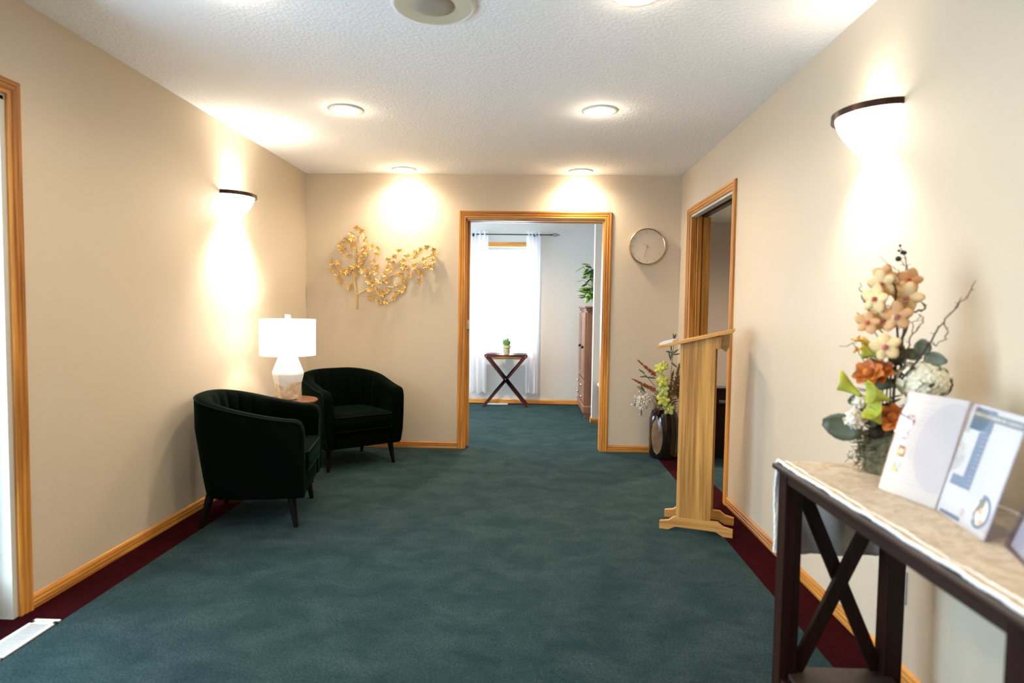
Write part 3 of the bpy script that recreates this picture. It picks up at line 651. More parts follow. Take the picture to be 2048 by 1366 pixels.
# ---------------------------------------------------------------- side table and lamp
TX, TY, TZ = -1.700, 4.215, .606
st = thing('side_table', 'round brown wooden side table between the two green armchairs under the lamp', 'side table', (TX, TY, 0))
MB().lathe([(.001, TZ-.022), (.19, TZ-.022), (.20, TZ-.012), (.20, TZ-.004), (.196, TZ), (.001, TZ)], c=(TX, TY, 0), n=56).build('tabletop', M['walnut'], st, smooth=35)
for k in range(3):
    a = .5+2*PI*k/3
    MB().tube([(TX+.11*math.cos(a), TY+.11*math.sin(a), TZ-.02), (TX+.16*math.cos(a), TY+.16*math.sin(a), 0)], [.016, .011], 10).build('leg', M['leg_dark'], st, smooth=50)
la = thing('table_lamp', 'lit table lamp with white drum shade and faceted stone base on the side table', 'lamp', (TX, TY, TZ))
mb = MB(); n = 6; rows = []
for r, z in ((.052, 0), (.064, .006), (.070, .02), (.106, .178), (.106, .190), (.068, .290), (.062, .296), (.02, .296)):
    rows.append([(TX+r*math.cos(2*PI*k/n+.26), TY+r*math.sin(2*PI*k/n+.26), TZ+z) for k in range(n)])
mb.grid(rows, closed_u=True, cap=True); mb.build('base', M['lamp_body'], la, bevel=.003)
MB().lathe([(.008, .29), (.008, .53), (.001, .53)], c=(TX, TY, TZ), n=12).build('stem', M['brass'], la, smooth=40)
MB().lathe([(.184, .310), (.184, .560)], c=(TX, TY, TZ), n=64, cap=False).build('lamp_shade', M['shade'], la, smooth=60, solid=.003)
mb = MB()
for k in range(3):
    a = 2*PI*k/3; mb.tube([(TX, TY, TZ+.548), (TX+.183*math.cos(a), TY+.183*math.sin(a), TZ+.552)], .0022, 6)
mb.build('spider', M['brass'], la)
MB().box((TX-.016, TY-.016, TZ+.553), (TX+.016, TY+.016, TZ+.592)).build('finial', M['white'], la, bevel=.003)
MB().ball((TX, TY, TZ+.42), .028, 10).build('bulb', M['lens'], la, smooth=80)
lamp_light('table_lamp_light', 'POINT', (TX, TY, TZ+.46), 5.5, SOFT, None, (0, 0, 0), .035)

# ---------------------------------------------------------------- lectern (local: x from reader to audience)
le = thing('lectern', 'light oak lectern with a slanted top on two notched feet beside the side doorway', 'lectern', (.978, 3.575, 0), math.radians(-19.5))
def foot_poly(y):
    return [(-.200, y, 0), (-.150, y, 0), (-.110, y, .022), (.110, y, .022), (.150, y, 0), (.200, y, 0), (.200, y, .045), (.150, y, .055), (.120, y, .078), (-.120, y, .078), (-.150, y, .055), (-.200, y, .045)]
HS = .255
def ztop(x): return 1.098+HS*(x+.01)
for y in (-.118, .098):
    MB().prism(foot_poly(y), (0, .026, 0)).build('foot', M['light_oak_x'], le, world=False, bevel=.002)
for y in (-.116, .098):
    MB().prism([(-.108, y, .075), (.080, y, .075), (.080, y, ztop(.080)), (-.108, y, ztop(-.108))], (0, .020, 0)).build('side_panel', M['light_oak'], le, world=False, bevel=.0015)
MB().box((.040, -.096, .20), (.058, .098, 1.06)).build('front_panel', M['light_oak'], le, world=False, bevel=.0015)
y = -.160
MB().prism([(-.232, -.150, ztop(-.232)), (.172, -.150, ztop(.172)), (.170, -.150, ztop(.172)+.018), (-.236, -.150, ztop(-.232)+.018)], (0, .32, 0)).build('slanted_top', M['light_oak_x'], le, world=False, bevel=.002)
mb = MB(); mb.prism([(.0805, -.116, 1.050), (.105, -.116, 1.050), (.105, -.116, 1.122), (.0805, -.116, 1.116)], (0, .234, 0))
mb.build('cross_rail', M['light_oak'], le, world=False, bevel=.002)
mb = MB(); mb.prism([(.1055, .02, 1.122), (.150, .02, 1.132), (.150, .02, 1.062), (.132, .02, 1.028), (.1055, .02, 1.045)], (0, .020, 0))
mb.build('bracket', M['pale_oak_y'], le, world=False, bevel=.002)
pp = MB(); R = Matrix.Rotation(math.radians(-19.5), 4, 'Z')
A = [R @ Vector(p)+Vector((.978, 3.575, 0)) for p in ((-.224, -.140, ztop(-.224)+.0187), (-.150, -.140, ztop(-.150)+.0187), (-.150, .15, ztop(-.150)+.0187), (-.224, .15, ztop(-.224)+.0187))]
pp.prism(A, (0, 0, .014)); tag(pp.build('strip', M['paper'], loc=(.75, 3.6, 1.05)), 'white booklet lying at the low end of the lectern top', 'strip')  # flat white strip across the low end of the lectern top

# ---------------------------------------------------------------- console table
ct = thing('console_table', 'dark espresso console table with crossed end braces against the right wall', 'console table', (.98, 1.465, 0))
X0, X1, Y0, Y1, ZT = .778, 1.190, .945, 1.990, .770
MB().box((X0, Y0, ZT-.016), (X1, Y1, ZT)).build('tabletop', M['espresso_y'], ct, bevel=.004)
lx0, lx1, ly0, ly1 = .790, 1.112, .965, 1.905
for (x, y) in ((lx0, ly0), (lx1, ly0), (lx0, ly1), (lx1, ly1)):
    MB().box((x, y, 0), (x+.055, y+.055, ZT-.016)).build('leg', M['espresso_z'], ct, bevel=.002)
mb = MB(); za, zb = .715, ZT-.016
mb.box((lx0+.004, ly0+.055, za+.008), (lx0+.022, ly1, zb)); mb.box((lx1+.033, ly0+.055, za+.008), (lx1+.051, ly1, zb))
mb.box((lx0+.055, ly0+.012, za), (lx1, ly0+.032, zb)); mb.box((lx0+.055, ly1+.022, za), (lx1, ly1+.042, zb)); mb.build('apron', M['espresso_y'], ct, bevel=.002)
mb = MB(); mb.box((lx0+.055, ly0+.01, .075), (lx1, ly0+.04, .105)); mb.box((lx0+.055, ly1+.012, .075), (lx1, ly1+.042, .105)); mb.box((lx0+.004, ly0+.055, .075), (lx0+.03, ly1, .105)); mb.box((lx1+.025, ly0+.055, .075), (lx1+.051, ly1, .105))
mb.build('stretcher', M['espresso_y'], ct, bevel=.002)
MB().box((lx0+.03, ly0+.01, .105), (lx1+.025, ly1+.042, .122)).build('shelf', M['shelf_wood'], ct, bevel=.002)
for yy in (ly0+.008, ly1+.010):
    for sgn in (1, -1):
        xa, xb = lx0+.055, lx1; z0, z1 = .118, .722
        a = (xa, z0) if sgn > 0 else (xa, z1); b = (xb, z1) if sgn > 0 else (xb, z0)
        d = Vector((b[0]-a[0], 0, b[1]-a[1])).normalized(); nrm = Vector((d.z, 0, -d.x))*.021
        A, B = Vector((a[0], yy, a[1])), Vector((b[0], yy, b[1]))
        off = .0 if sgn > 0 else .0; yq = 0 if sgn > 0 else .0186; A.y += yq; B.y += yq
        MB().prism([A-nrm, B-nrm, B+nrm, A+nrm], (0, .018, 0)).build('cross_brace', M['espresso_z'], ct, bevel=.0015)

# runner
rn = thing('table_runner', 'cream damask table runner with white fringe hanging over the far end of the console table', 'table runner', (.98, 1.465, ZT))
RX0, RX1 = .800, 1.176
rows = []; rnd = random.Random(5)
ys = [Y0-.0]+[Y0+(Y1-Y0)*i/40 for i in range(1, 41)]
def rpath():
    P = []
    for i in range(8): P.append((Y0-.012-.004*0, ZT-.20+.20*i/8+.003))
    for i in range(41): P.append((Y0+(Y1-Y0+.006)*i/40, ZT+.0045))
    P += [(Y1+.012, ZT-.004), (Y1+.016, ZT-.02)]
    for i in range(1, 16): P.append((Y1+.018+.012*math.sin(i*.35), ZT-.02-.275*i/15))
    return P
RP = rpath()
for (y, z) in RP:
    row = []
    for j in range(17):
        x = RX0+(RX1-RX0)*j/16; w = 0
        if z < ZT-.03: row.append((x+.0*j, y+.010*math.sin(j*.9+z*6), z))
        else: row.append((x, y, z+.0016*math.sin(j*1.7+y*23)+.0012*math.sin(y*61+j)))
    rows.append(row)
MB().grid(rows).build('runner_cloth', M['runner'], rn, smooth=80)
lin = [[(x, y-.0035 if z < ZT-.03 else y, z-(.0 if z < ZT-.03 else .0027)) for (x, y, z) in r] for r in rows]
MB().grid(lin[52:] if False else lin[-16:]).build('lining', M['runner_back'], rn, smooth=80)
fr = MB()
def ruffle(pts, r):
    fr.tube([(p[0]+rnd.uniform(-.0012, .0012), p[1]+rnd.uniform(-.0012, .0012), p[2]+rnd.uniform(-.001, .001)) for p in pts], r, 7)
def dens(pts, k=6):
    o = []
    for a, b in zip(pts, pts[1:]):
        for i in range(k): o.append(tuple(a[c]+(b[c]-a[c])*i/k for c in range(3)))
    return o+[pts[-1]]
ruffle(dens([r[0] for r in rows], 5), .0048); ruffle(dens([r[-1] for r in rows], 5), .0045); ruffle(dens(rows[-1], 5), .0065)
for jj in (1,): ruffle(dens([r[jj] for r in rows], 5), .0030)
fr.build('fringe', M['fringe'], rn, smooth=80)

# ---------------------------------------------------------------- leaning sign holders
def sign(origin, u, up, w, h, label, marks):
    o = Vector(origin); u = Vector(u).normalized(); up = Vector(up).normalized(); n = u.cross(up).normalized()
    if n.x > 0: n = -n                                     # towards the room
    e = thing('sign_holder', label, 'sign', tuple(o+u*w/2))
    def pt(a, b, c=0): return o+u*a+up*b+n*c
    MB().prism([pt(0, 0), pt(w, 0), pt(w, h), pt(0, h)], -n*.0012).build('printed_sheet', M['paper'], e)
    MB().prism([pt(0, 0, .0015), pt(w, 0, .0015), pt(w, h, .0015), pt(0, h, .0015)], n*.0015).build('acrylic_front', M['acrylic'], e)
    hb = Vector((-n.x, -n.y, 0)).normalized()
    lean = up.dot(hb)
    mb = MB(); b0 = pt(0, 0, -.003); b1 = pt(w, 0, -.003); z0 = origin[2]+.001
    for q in (b0, b1): q.z = z0
    foot = hb*.085
    mb.prism([b0, b1, b1+foot, b0+foot], (0, 0, .0025)); mb.build('acrylic_foot', M['acrylic_edge'], e)
    mb = MB(); g = .0022
    for (a, b, c, d) in ((w-.0005, 0, w+.002, h), (-.002, 0, .0005, h), (0, h-.0005, w, h+.002)):
        mb.prism([pt(a, b, -.0015), pt(c, b, -.0015), pt(c, d, -.0015), pt(a, d, -.0015)], n*.0045)
    mb.build('acrylic_edge', M['acrylic_edge'], e)
    groups = {}
    for (kind, poly) in marks: groups.setdefault(kind, []).append(poly)
    lv = {'paper_g': .0002, 'ink_l': .0005, 'ink_b': .0005, 'ink_v': .0008, 'ink_w': .0011}
    names = {'paper_g': 'pale_circle', 'ink_l': 'text_lines', 'ink_b': 'blue_blocks', 'ink_v': 'title_banner', 'ink_w': 'title_lettering', 'ink_r': 'red_note', 'photo_a': 'photograph', 'photo_b': 'photograph', 'photo_c': 'photograph', 'photo_d': 'photograph'}
    for kind, polys in groups.items():
        mb = MB(); mb.keep = True
        for poly in polys:
            ps = [pt(min(max(a, 0.0005), w-.0005), min(max(b, .0005), h-.0005), lv.get(kind, .0007)) for a, b in poly]
            nn = (ps[1]-ps[0]).cross(ps[2]-ps[1])
            mb.face(ps if nn.dot(n) > 0 else ps[::-1])
        mb.build(names[kind], M[kind], e)
    return e
def rect(a, b, c, d): return [(a, b), (c, b), (c, d), (a, d)]
P1 = dict(o=(0.95741, 1.70334, 0.77550), u=(0.20168, -0.97945, 0.00000), up=(0.28636, 0.05896, 0.95630))
P2 = dict(o=(0.99616, 1.52137, 0.77550), u=(-0.17342, -0.98485, 0.00000), up=(0.25490, -0.04489, 0.96593), marks={'b1': [(0.0164, 0.2156), (0.1064, 0.2156), (0.1064, 0.269), (0.0164, 0.269)], 'b2': [(0.0633, 0.214), (0.1043, 0.2157), (0.1037, 0.0795), (0.0154, 0.076), (0.0169, 0.1015), (0.0617, 0.1033)], 'b3': [(0.0145, 0.0106), (0.1051, 0.0152), (0.1076, 0.0051), (0.0157, 0.002)], 'ban': [(0.0164, 0.2445), (0.2155, 0.2445), (0.2155, 0.2624), (0.0164, 0.2624)], 'oval': (0.1707, 0.0513), 'red': (0.099, 0.0337)})
marks = []
cxx, cyy, R_ = .158, .150, .105
marks.append(('paper_g', [(cxx+R_*.80*math.cos(2*PI*k/40), cyy+R_*1.12*math.sin(2*PI*k/40)) for k in range(40)]))
rnd = random.Random(11)
for i in range(19):
    v = .238-.0112*i
    if i in (5, 9, 13): continue
    marks.append(('ink_l', rect(.062, v, .062+rnd.uniform(.075, .125), v+.0022)))
marks.append(('ink_l', rect(.03, .255, .10, .259)))
for v, kd in ((.188, 'photo_a'), (.148, 'photo_a'), (.100, 'photo_b'), (.055, 'photo_c')):
    marks.append((kd, rect(.022, v, .050, v+.030)))
marks.append(('ink_l', rect(.022, .035, .055, .038)))
sign(P1['o'], P1['u'], P1['up'], .188, .279, 'white printed sheet with four small photos in an acrylic holder, leaning beside the flowers', marks)
marks = []
U = P2['marks']
for key in ('b1', 'b2', 'b3'): marks.append(('ink_b', U[key]))
marks.append(('ink_v', U['ban']))
(a0, b0), (a1, b1) = U['ban'][0], U['ban'][1]
hh = U['ban'][3][1]-b0
xx = a0+.004; rnd = random.Random(2)
while xx < a1-.006:
    wd = rnd.uniform(.0022, .0045)
    marks.append(('ink_w', rect(xx, b0+hh*.30, xx+wd, b0+hh*.70))); xx += wd+rnd.choice((.0014, .0014, .0014, .005))
ox, oy = U['oval']
marks.append(('photo_d', [(ox+.0255*math.cos(2*PI*k/32), oy+.030*math.sin(2*PI*k/32)) for k in range(32)]))
def arc(a0, a1, r0, r1, n=18):
    o_ = [(ox+r1*math.cos(a0+(a1-a0)*k/n), oy+r1*1.12*math.sin(a0+(a1-a0)*k/n)) for k in range(n+1)]
    i_ = [(ox+r0*math.cos(a0+(a1-a0)*k/n), oy+r0*1.12*math.sin(a0+(a1-a0)*k/n)) for k in range(n, -1, -1)]
    return o_, i_
o_, i_ = arc(-2.3, 1.9, .0262, .034)
for k in range(18): marks.append(('ink_b', [o_[k], o_[k+1], i_[17-k], i_[18-k]]))
for k in range(3): marks.append(('ink_r', rect(U['red'][0], U['red'][1]-.006*k, U['red'][0]+.016, U['red'][1]-.006*k+.0025)))
for i in range(14):
    v = .205-.0105*i
    marks.append(('ink_l', rect(.082, v, .082+rnd.uniform(.05, .105), v+.0012)))
sign(P2['o'], P2['u'], P2['up'], .216, .275, 'white printed sheet with blue blocks and an oval photo in an acrylic holder', marks)

# clear brochure holder with cards
bh = thing('brochure_holder', 'clear acrylic card holder with white cards at the right edge of the console table', 'card holder', (.99, 1.21, .775))
a, b = Vector((.986, 1.290, .776)), Vector((.938, 1.172, .776)); u = (b-a).normalized(); nb = Vector((-u.y, u.x, 0)); nb = nb if nb.x > 0 else -nb
upb = (Vector((0, 0, 1))*math.sin(math.radians(72))+nb*math.cos(math.radians(72)))
mb = MB(); wd = .128
mb.prism([a, a+u*wd, a+u*wd+upb*.085, a+upb*.085], nb*.0025)                       # front lip
bk = nb*.042
mb.prism([a+bk, a+bk+u*wd, a+bk+u*wd+upb*.165, a+bk+upb*.165], nb*.0025)
mb.prism([a, a+bk, a+bk+upb*.15, a+upb*.085], u*.0025); mb.prism([a+u*wd, a+bk+u*wd, a+bk+u*wd+upb*.15, a+u*wd+upb*.085], -u*.0025)
mb.prism([a, a+u*wd, a+u*wd+bk, a+bk], (0, 0, .0025)); mb.build('acrylic_case', M['acrylic_edge'], bh)
mb = MB()
for k in range(5):
    c0 = a+nb*(.008+.005*k)+u*.012+Vector((0, 0, .004)); mb.prism([c0, c0+u*(wd-.024), c0+u*(wd-.024)+upb*.075, c0+upb*.075], nb*.003)
mb.build('cards', M['paper'], bh)

# ---------------------------------------------------------------- flowers: helpers
def petal(mb, c, d, side, ln, w, cup=.2, m=None, tipw=.25):
    d = Vector(d).normalized(); side = Vector(side); side = (side-d*side.dot(d)).normalized(); n = d.cross(side)
    rows = []
    for i in range(6):
        t = i/5; ww = w*math.sin(PI*(.12+.83*t))**.78; up = cup*ln*t*t
        p = Vector(c)+d*ln*t+n*up
        rows.append([p-side*ww+n*ww*.25, p-side*ww*.5, p, p+side*ww*.5, p+side*ww+n*ww*.25])
    mb.grid(rows, m=m)
def orchid(parent, c, face, r, mp, ml, seed, extra=None):
    rnd = random.Random(seed); f = Vector(face).normalized(); a = Vector((0, 0, 1)); s1 = f.cross(a).normalized(); s2 = s1.cross(f).normalized()
    mb = MB(); a0 = rnd.uniform(-.3, .3)
    for k in range(5):
        t = a0+PI/2+2*PI*k/5; d = s1*math.cos(t)+s2*math.sin(t)+f*.15
        petal(mb, c, d, d.cross(f), r*rnd.uniform(.9, 1.08), r*(.36 if k % 2 else .44), .12)
    o = mb.build('orchid_bloom', mp, parent, smooth=80, solid=.0008)
    mb = MB(); c = Vector(c)
    mb.ball(c+f*r*.12, r*.16, 7); petal(mb, c+f*r*.10, -s2+f*.9, s1, r*.42, r*.17, -.3)
    mb.build('orchid_lip', ml, o, smooth=80)
    return o
def rose(mb, c, r, seed, layers=4, m=None, axis=(-.62, -.62, .50)):
    rnd = random.Random(seed); c = Vector(c); az = Vector(axis).normalized(); ax = az.cross(Vector((0, 0, 1))).normalized(); ay = az.cross(ax)
    T = Matrix((ax, ay, az)).transposed()
    mb.ball(c, r*.42, 8, m)
    for L in range(layers):
        k0 = 4+L; rr = r*(.35+.65*L/(layers-1 or 1))
        for k in range(k0):
            t = 2*PI*k/k0+L*.7+rnd.uniform(-.15, .15); out = Vector((math.cos(t), math.sin(t), 0)); d = out*(.35+.5*L/layers)+Vector((0, 0, 1))*(1-.55*L/layers)
            petal(mb, c+T @ Vector((0, 0, -r*.45)), T @ d, T @ Vector((-math.sin(t), math.cos(t), 0)), rr*1.3, rr*.62, -.35, m)
def leaf(mb, c, d, side, ln, w, m=None): petal(mb, c, d, side, ln, w, .12, m, .0)
def twig(mb, pts, r0, r1, seed=0, n=5, jag=.004, spurs=True):
    rnd = random.Random(seed); P = [Vector(p) for p in pts]; Q = []
    for a, b in zip(P, P[1:]):
        for i in range(4): Q.append(a.lerp(b, i/4)+Vector((rnd.uniform(-jag, jag), rnd.uniform(-jag, jag), rnd.uniform(-jag, jag)))*(1 if Q else 0))
    Q.append(P[-1]); N = len(Q); mb.tube(Q, [r0+(r1-r0)*i/(N-1) for i in range(N)], n)
    if spurs:
        for i in range(2, N-1, 2):
            d = Vector((rnd.uniform(-1, 1), rnd.uniform(-1, 1), rnd.uniform(-.2, 1))).normalized()*rnd.uniform(.006, .014)
            mb.tube([Q[i], Q[i]+d], [r1*1.1, r1*.5], 4)
def calla(mb, c, d, r, ln):
    d = Vector(d).normalized(); a = Vector((0, 0, 1)) if abs(d.z) < .8 else Vector((1, 0, 0)); s1 = d.cross(a).normalized(); s2 = s1.cross(d); rows = []
    for i in range(8):
        t = i/7; rr = r*(.18+.82*t**1.6); row = []
        for k in range(13):
            an = -PI*.92+2*PI*.92*k/12; lip = ln*t*(1+.45*t*max(0, math.cos(an))); row.append(Vector(c)+d*lip+(s1*math.sin(an)+s2*math.cos(an))*rr)
        rows.append(row)
    mb.grid(rows)

# ---------------------------------------------------------------- arrangement on the console table
fa = thing('flower_arrangement', 'tall peach orchid arrangement with twigs in a mossy pot on the console table', 'flowers', (1.068, 1.875, .775))
VX, VY = 1.068, 1.878
mb = MB(); rows = []; rnd = random.Random(9)
for i in range(15):
    z = .777+.118*i/14; row = []
    for k in range(28):
        a = 2*PI*k/28; r = .056+.004*i/14+rnd.uniform(-.003, .003); row.append((VX+r*math.cos(a), VY+r*math.sin(a), z))
    rows.append(row)
rows.append([(VX+.03*math.cos(2*PI*k/28), VY+.03*math.sin(2*PI*k/28), .897) for k in range(28)])
mb.grid(rows, closed_u=True, cap=True); mb.build('moss_pot', M['moss'], fa, smooth=80)
mb = MB()
for k in range(190):
    a = rnd.uniform(PI*.75, PI*1.25) if rnd.random() < .7 else rnd.uniform(0, 6.28); r = .060; z = rnd.uniform(.80, .90); c = Vector((VX+r*math.cos(a), VY+r*math.sin(a), z))
    if k % 4 == 0:
        c += Vector((-.018*rnd.random()-.004, .010, -.01))
    mb.tube([c, c+Vector((math.cos(a), math.sin(a), rnd.uniform(-.6, .6)))*.010, c+Vector((math.cos(a)+rnd.uniform(-.6, .6), math.sin(a), rnd.uniform(-1, 1)))*.016], [.0014, .0012, .0008], 4)
mb.build('moss_strands', M['moss'], fa)
ORCH = [((1.0343, 1.8600, 1.3657), 0.036, 0, 0), ((1.0184, 1.8400, 1.3411), 0.042, 1, 0), ((1.1131, 1.8700, 1.3554), 0.04, 0, 0), ((1.0772, 1.8200, 1.3007), 0.045, 1, 1), ((0.9948, 1.8300, 1.2968), 0.042, 1, 0), ((1.0425, 1.8000, 1.2469), 0.042, 0, 1), ((0.9816, 1.8400, 1.2280), 0.036, 0, 0), ((1.0218, 1.8300, 1.2361), 0.04, 1, 1), ((1.0141, 1.8000, 1.1589), 0.044, 1, 1), ((1.0575, 1.8600, 1.3322), 0.034, 1, 0), ((1.0156, 1.8600, 1.2622), 0.032, 1, 0)]
for i, (c, r, cream, rose_) in enumerate(ORCH):
    orchid(fa, c, (-.75, -.75+.3*math.sin(i*2), .12*math.cos(i*3)), r, M['petal_cream'] if cream else M['petal_peach'], M['lip_rose'] if rose_ else M['lip'], 20+i)
for i, (c, d, r, ln) in enumerate([((1.0279, 1.8200, 1.1317), (-.5,.55,.25), 0.032, 0.055), ((0.9668, 1.8300, 1.0121), (-.45,.5,.45), 0.028, 0.06), ((1.0193, 1.7800, 1.0086), (-.7,.1,.25), 0.034, 0.05), ((1.0054, 1.7900, 0.9403), (-.5,-.1,.6), 0.032, 0.045)]):
    mb = MB(); calla(mb, c, d, r, ln); mb.build('calla_lily', M['lime'], fa, smooth=80, solid=.001)
for i, (c, r) in enumerate([((0.9772, 1.8200, 1.0826), 0.03), ((1.0140, 1.8300, 1.0867), 0.03), ((1.0443, 1.8000, 0.9553), 0.032)]):
    mb = MB(); rose(mb, c, r*1.1, 40+i); mb.build('orange_rose', M['orange'], fa, smooth=80)
for i, (c, r) in enumerate([((0.9729, 1.8400, 0.9900), 0.026), ((0.9523, 1.8300, 0.9437), 0.032)]):
    mb = MB(); rnd = random.Random(50+i); cc = Vector(c); mb.ball(cc, r*.75, 9)
    for k in range(70):
        d = Vector((rnd.gauss(0, 1), rnd.gauss(0, 1), rnd.gauss(0, 1))).normalized(); v = d.cross(Vector((rnd.gauss(0, 1), rnd.gauss(0, 1), rnd.gauss(0, 1)))).normalized()
        petal(mb, cc+d*r*.6, d*1.0+v*.8, v.cross(d), r*.55, r*.24, .35)
    mb.build('white_carnation', M['white_petal'], fa, smooth=80)
mb = MB(); hc = Vector(((1.1241, 1.8000, 1.0627), .066)[0]); hr = ((1.1241, 1.8000, 1.0627), .066)[1]
rnd = random.Random(12)
mb.ball(hc, hr*.72, 10)
for k in range(330):
    d = Vector((rnd.gauss(0, 1), rnd.gauss(0, 1), rnd.gauss(0, 1))).normalized(); p = hc+Vector((d.x*1.05, d.y*1.05, d.z*.85))*hr*rnd.uniform(.85, 1.02)
    s1 = d.cross(Vector((.3, .2, 1))).normalized(); s2 = d.cross(s1)
    for q in range(4):
        t = q*PI/2+rnd.uniform(0, .5); v = s1*math.cos(t)+s2*math.sin(t)
        petal(mb, p, v+d*.3, v.cross(d), .0135, .0066, .1)
mb.build('hydrangea', M['hyd'], fa, smooth=80)
mb = MB()
for (c, d, ln, w) in [((0.9755, 1.8300, 0.9086), (-.55,.6,.1), 0.11, 0.042), ((0.9775, 1.8400, 0.9842), (.3,-.4,-.8), 0.07, 0.022), ((1.0696, 1.8600, 1.1250), (.2,-.3,.5), 0.05, 0.02), ((1.0457, 1.8500, 1.0436), (-.3,.3,.4), 0.05, 0.022), ((1.0094, 1.8500, 1.0430), (.4,-.3,.2), 0.05, 0.022), ((0.9945, 1.8600, 1.0040), (-.3,.4,-.2), 0.05, 0.018), ((1.0573, 1.8500, 1.1107), (.4,-.2,.3), 0.05, 0.02)]: leaf(mb, c, d, Vector(d).cross(Vector((.6, .8, .1))), ln, w)
mb.build('leaves', M['leaf_dk'], fa, smooth=80, solid=.0006)
mb = MB()
for (c, d, ln, w) in [((1.1067, 1.7800, 1.1388), (0,0,1), 0.046, 0.022), ((1.1110, 1.7800, 1.1360), (.35,-.4,-.1), 0.06, 0.02), ((1.1193, 1.8000, 1.1347), (-.4,.5,.1), 0.056, 0.018), ((0.9968, 1.8000, 0.9398), (-.3,.3,.8), 0.05, 0.018), ((1.0142, 1.8600, 1.0568), (.4,-.4,-.1), 0.06, 0.02)]: leaf(mb, c, d, Vector(d).cross(Vector((.6, .8, .1))), ln, w)
mb.build('eucalyptus_leaves', M['leaf_gr'], fa, smooth=80, solid=.0006)
mb = MB(); pc = Vector((1.0200, 1.8400, 0.9076))
for k in range(60):
    t = k*2.4; zz = -.024+.048*k/59; rr = .024*math.sqrt(max(0, 1-(zz/.028)**2)); d = Vector((math.cos(t), math.sin(t), .5)); petal(mb, pc+Vector((rr*.6*math.cos(t), rr*.6*math.sin(t), zz)), d, Vector((-math.sin(t), math.cos(t), 0)), .011, .005, .1)
mb.ball(pc, .020, 8); mb.build('pine_cone', M['cone'], fa)
mb = MB(); yc = Vector((0.9637, 1.8500, 1.1610)); rnd = random.Random(4)
for k in range(16):
    d = Vector((rnd.gauss(0, 1), rnd.gauss(0, 1), rnd.gauss(0, 1))).normalized(); p = yc+d*.020
    for q in range(5):
        v = Vector((rnd.gauss(0, 1), rnd.gauss(0, 1), rnd.gauss(0, 1))).normalized(); petal(mb, p, v, v.cross(d), .011, .0035, .1, M['yellow'] if (k+q) % 3 else M['orange'])
mb.build('yellow_blossoms', None, fa)
TW = [([(1.0828, 1.8400, 1.0397), (1.0835, 1.8400, 1.0830), (1.0782, 1.8400, 1.1423), (1.0953, 1.8400, 1.2286), (1.1043, 1.8400, 1.2609), (1.1356, 1.8400, 1.2640), (1.1465, 1.8400, 1.2775), (1.1371, 1.8400, 1.2880), (1.1186, 1.8400, 1.2931)], 0.005, 0.0012, 0), ([(1.0398, 1.7600, 1.0696), (1.0588, 1.7600, 1.0958), (1.1060, 1.7600, 1.1636), (1.1244, 1.7600, 1.1999), (1.1479, 1.7600, 1.2310), (1.1759, 1.7600, 1.2723), (1.2043, 1.7600, 1.3032), (1.2293, 1.7600, 1.3493)], 0.0034, 0.001, 0), ([(1.1479, 1.7600, 1.2310), (1.1614, 1.7600, 1.2107), (1.1502, 1.7600, 1.1849), (1.1308, 1.7600, 1.1692), (1.1108, 1.7600, 1.1688)], 0.0016, 0.001, 0), ([(1.1826, 1.7700, 1.2724), (1.2011, 1.7700, 1.3034)], 0.0012, 0.001, 1), ([(1.0719, 1.8700, 1.0743), (1.0627, 1.8700, 1.1619), (0.9990, 1.8700, 1.2702), (0.9816, 1.8700, 1.3026), (0.9726, 1.8700, 1.3242), (0.9691, 1.8700, 1.3459)], 0.0028, 0.0009, 1), ([(1.0044, 1.8700, 1.2703), (0.9930, 1.8700, 1.2865), (0.9865, 1.8700, 1.3136)], 0.001, 0.0008, 1), ([(1.0612, 1.8200, 1.1434), (1.0529, 1.8200, 1.2708), (1.0423, 1.8200, 1.3340), (1.0305, 1.8200, 1.3655)], 0.0036, 0.0014, 0), ([(1.0480, 1.8300, 1.3345), (1.0629, 1.8300, 1.3506), (1.0565, 1.8300, 1.3770), (1.0349, 1.8300, 1.3952), (0.9973, 1.8300, 1.4212)], 0.0014, 0.0008, 1), ([(1.0529, 1.8200, 1.2708), (1.0293, 1.8200, 1.2757), (1.0076, 1.8200, 1.2966)], 0.0018, 0.001, 1), ([(1.0962, 1.8800, 1.1399), (1.1116, 1.8800, 1.2171), (1.1261, 1.8800, 1.3102), (1.1147, 1.8800, 1.3836), (1.1080, 1.8800, 1.4133), (1.0989, 1.8800, 1.4376), (1.0873, 1.8800, 1.4564)], 0.0026, 0.001, 0), ([(1.1147, 1.8800, 1.3836), (1.1031, 1.8800, 1.4024), (1.0864, 1.8800, 1.4185)], 0.0012, 0.001, 0), ([(1.0628, 1.8000, 1.0814), (1.0800, 1.8000, 1.1556), (1.0883, 1.8000, 1.1978), (1.1079, 1.8000, 1.2191), (1.1169, 1.8000, 1.2454), (1.1011, 1.8000, 1.2557)], 0.0026, 0.001, 1), ([(1.0883, 1.8000, 1.1978), (1.0869, 1.8000, 1.2293), (1.1067, 1.8000, 1.2453)], 0.0014, 0.001, 1), ([(1.0410, 1.8600, 1.1622), (0.9897, 1.8600, 1.2375), (0.9655, 1.8600, 1.2426), (0.9704, 1.8600, 1.2535), (0.9996, 1.8600, 1.2566)], 0.0014, 0.0009, 1), ([(0.9900, 1.8600, 1.1067), (0.9725, 1.8600, 1.1392), (0.9555, 1.8600, 1.1635), (0.9129, 1.8600, 1.1574)], 0.0014, 0.0008, 1), ([(1.0651, 1.8200, 1.0580), (1.0850, 1.8200, 1.0797), (1.1049, 1.8200, 1.1014)], 0.002, 0.001, 0), ([(1.0722, 1.8400, 1.0395), (1.0547, 1.8400, 1.0771), (1.0480, 1.8400, 1.1094)], 0.003, 0.002, 0)]
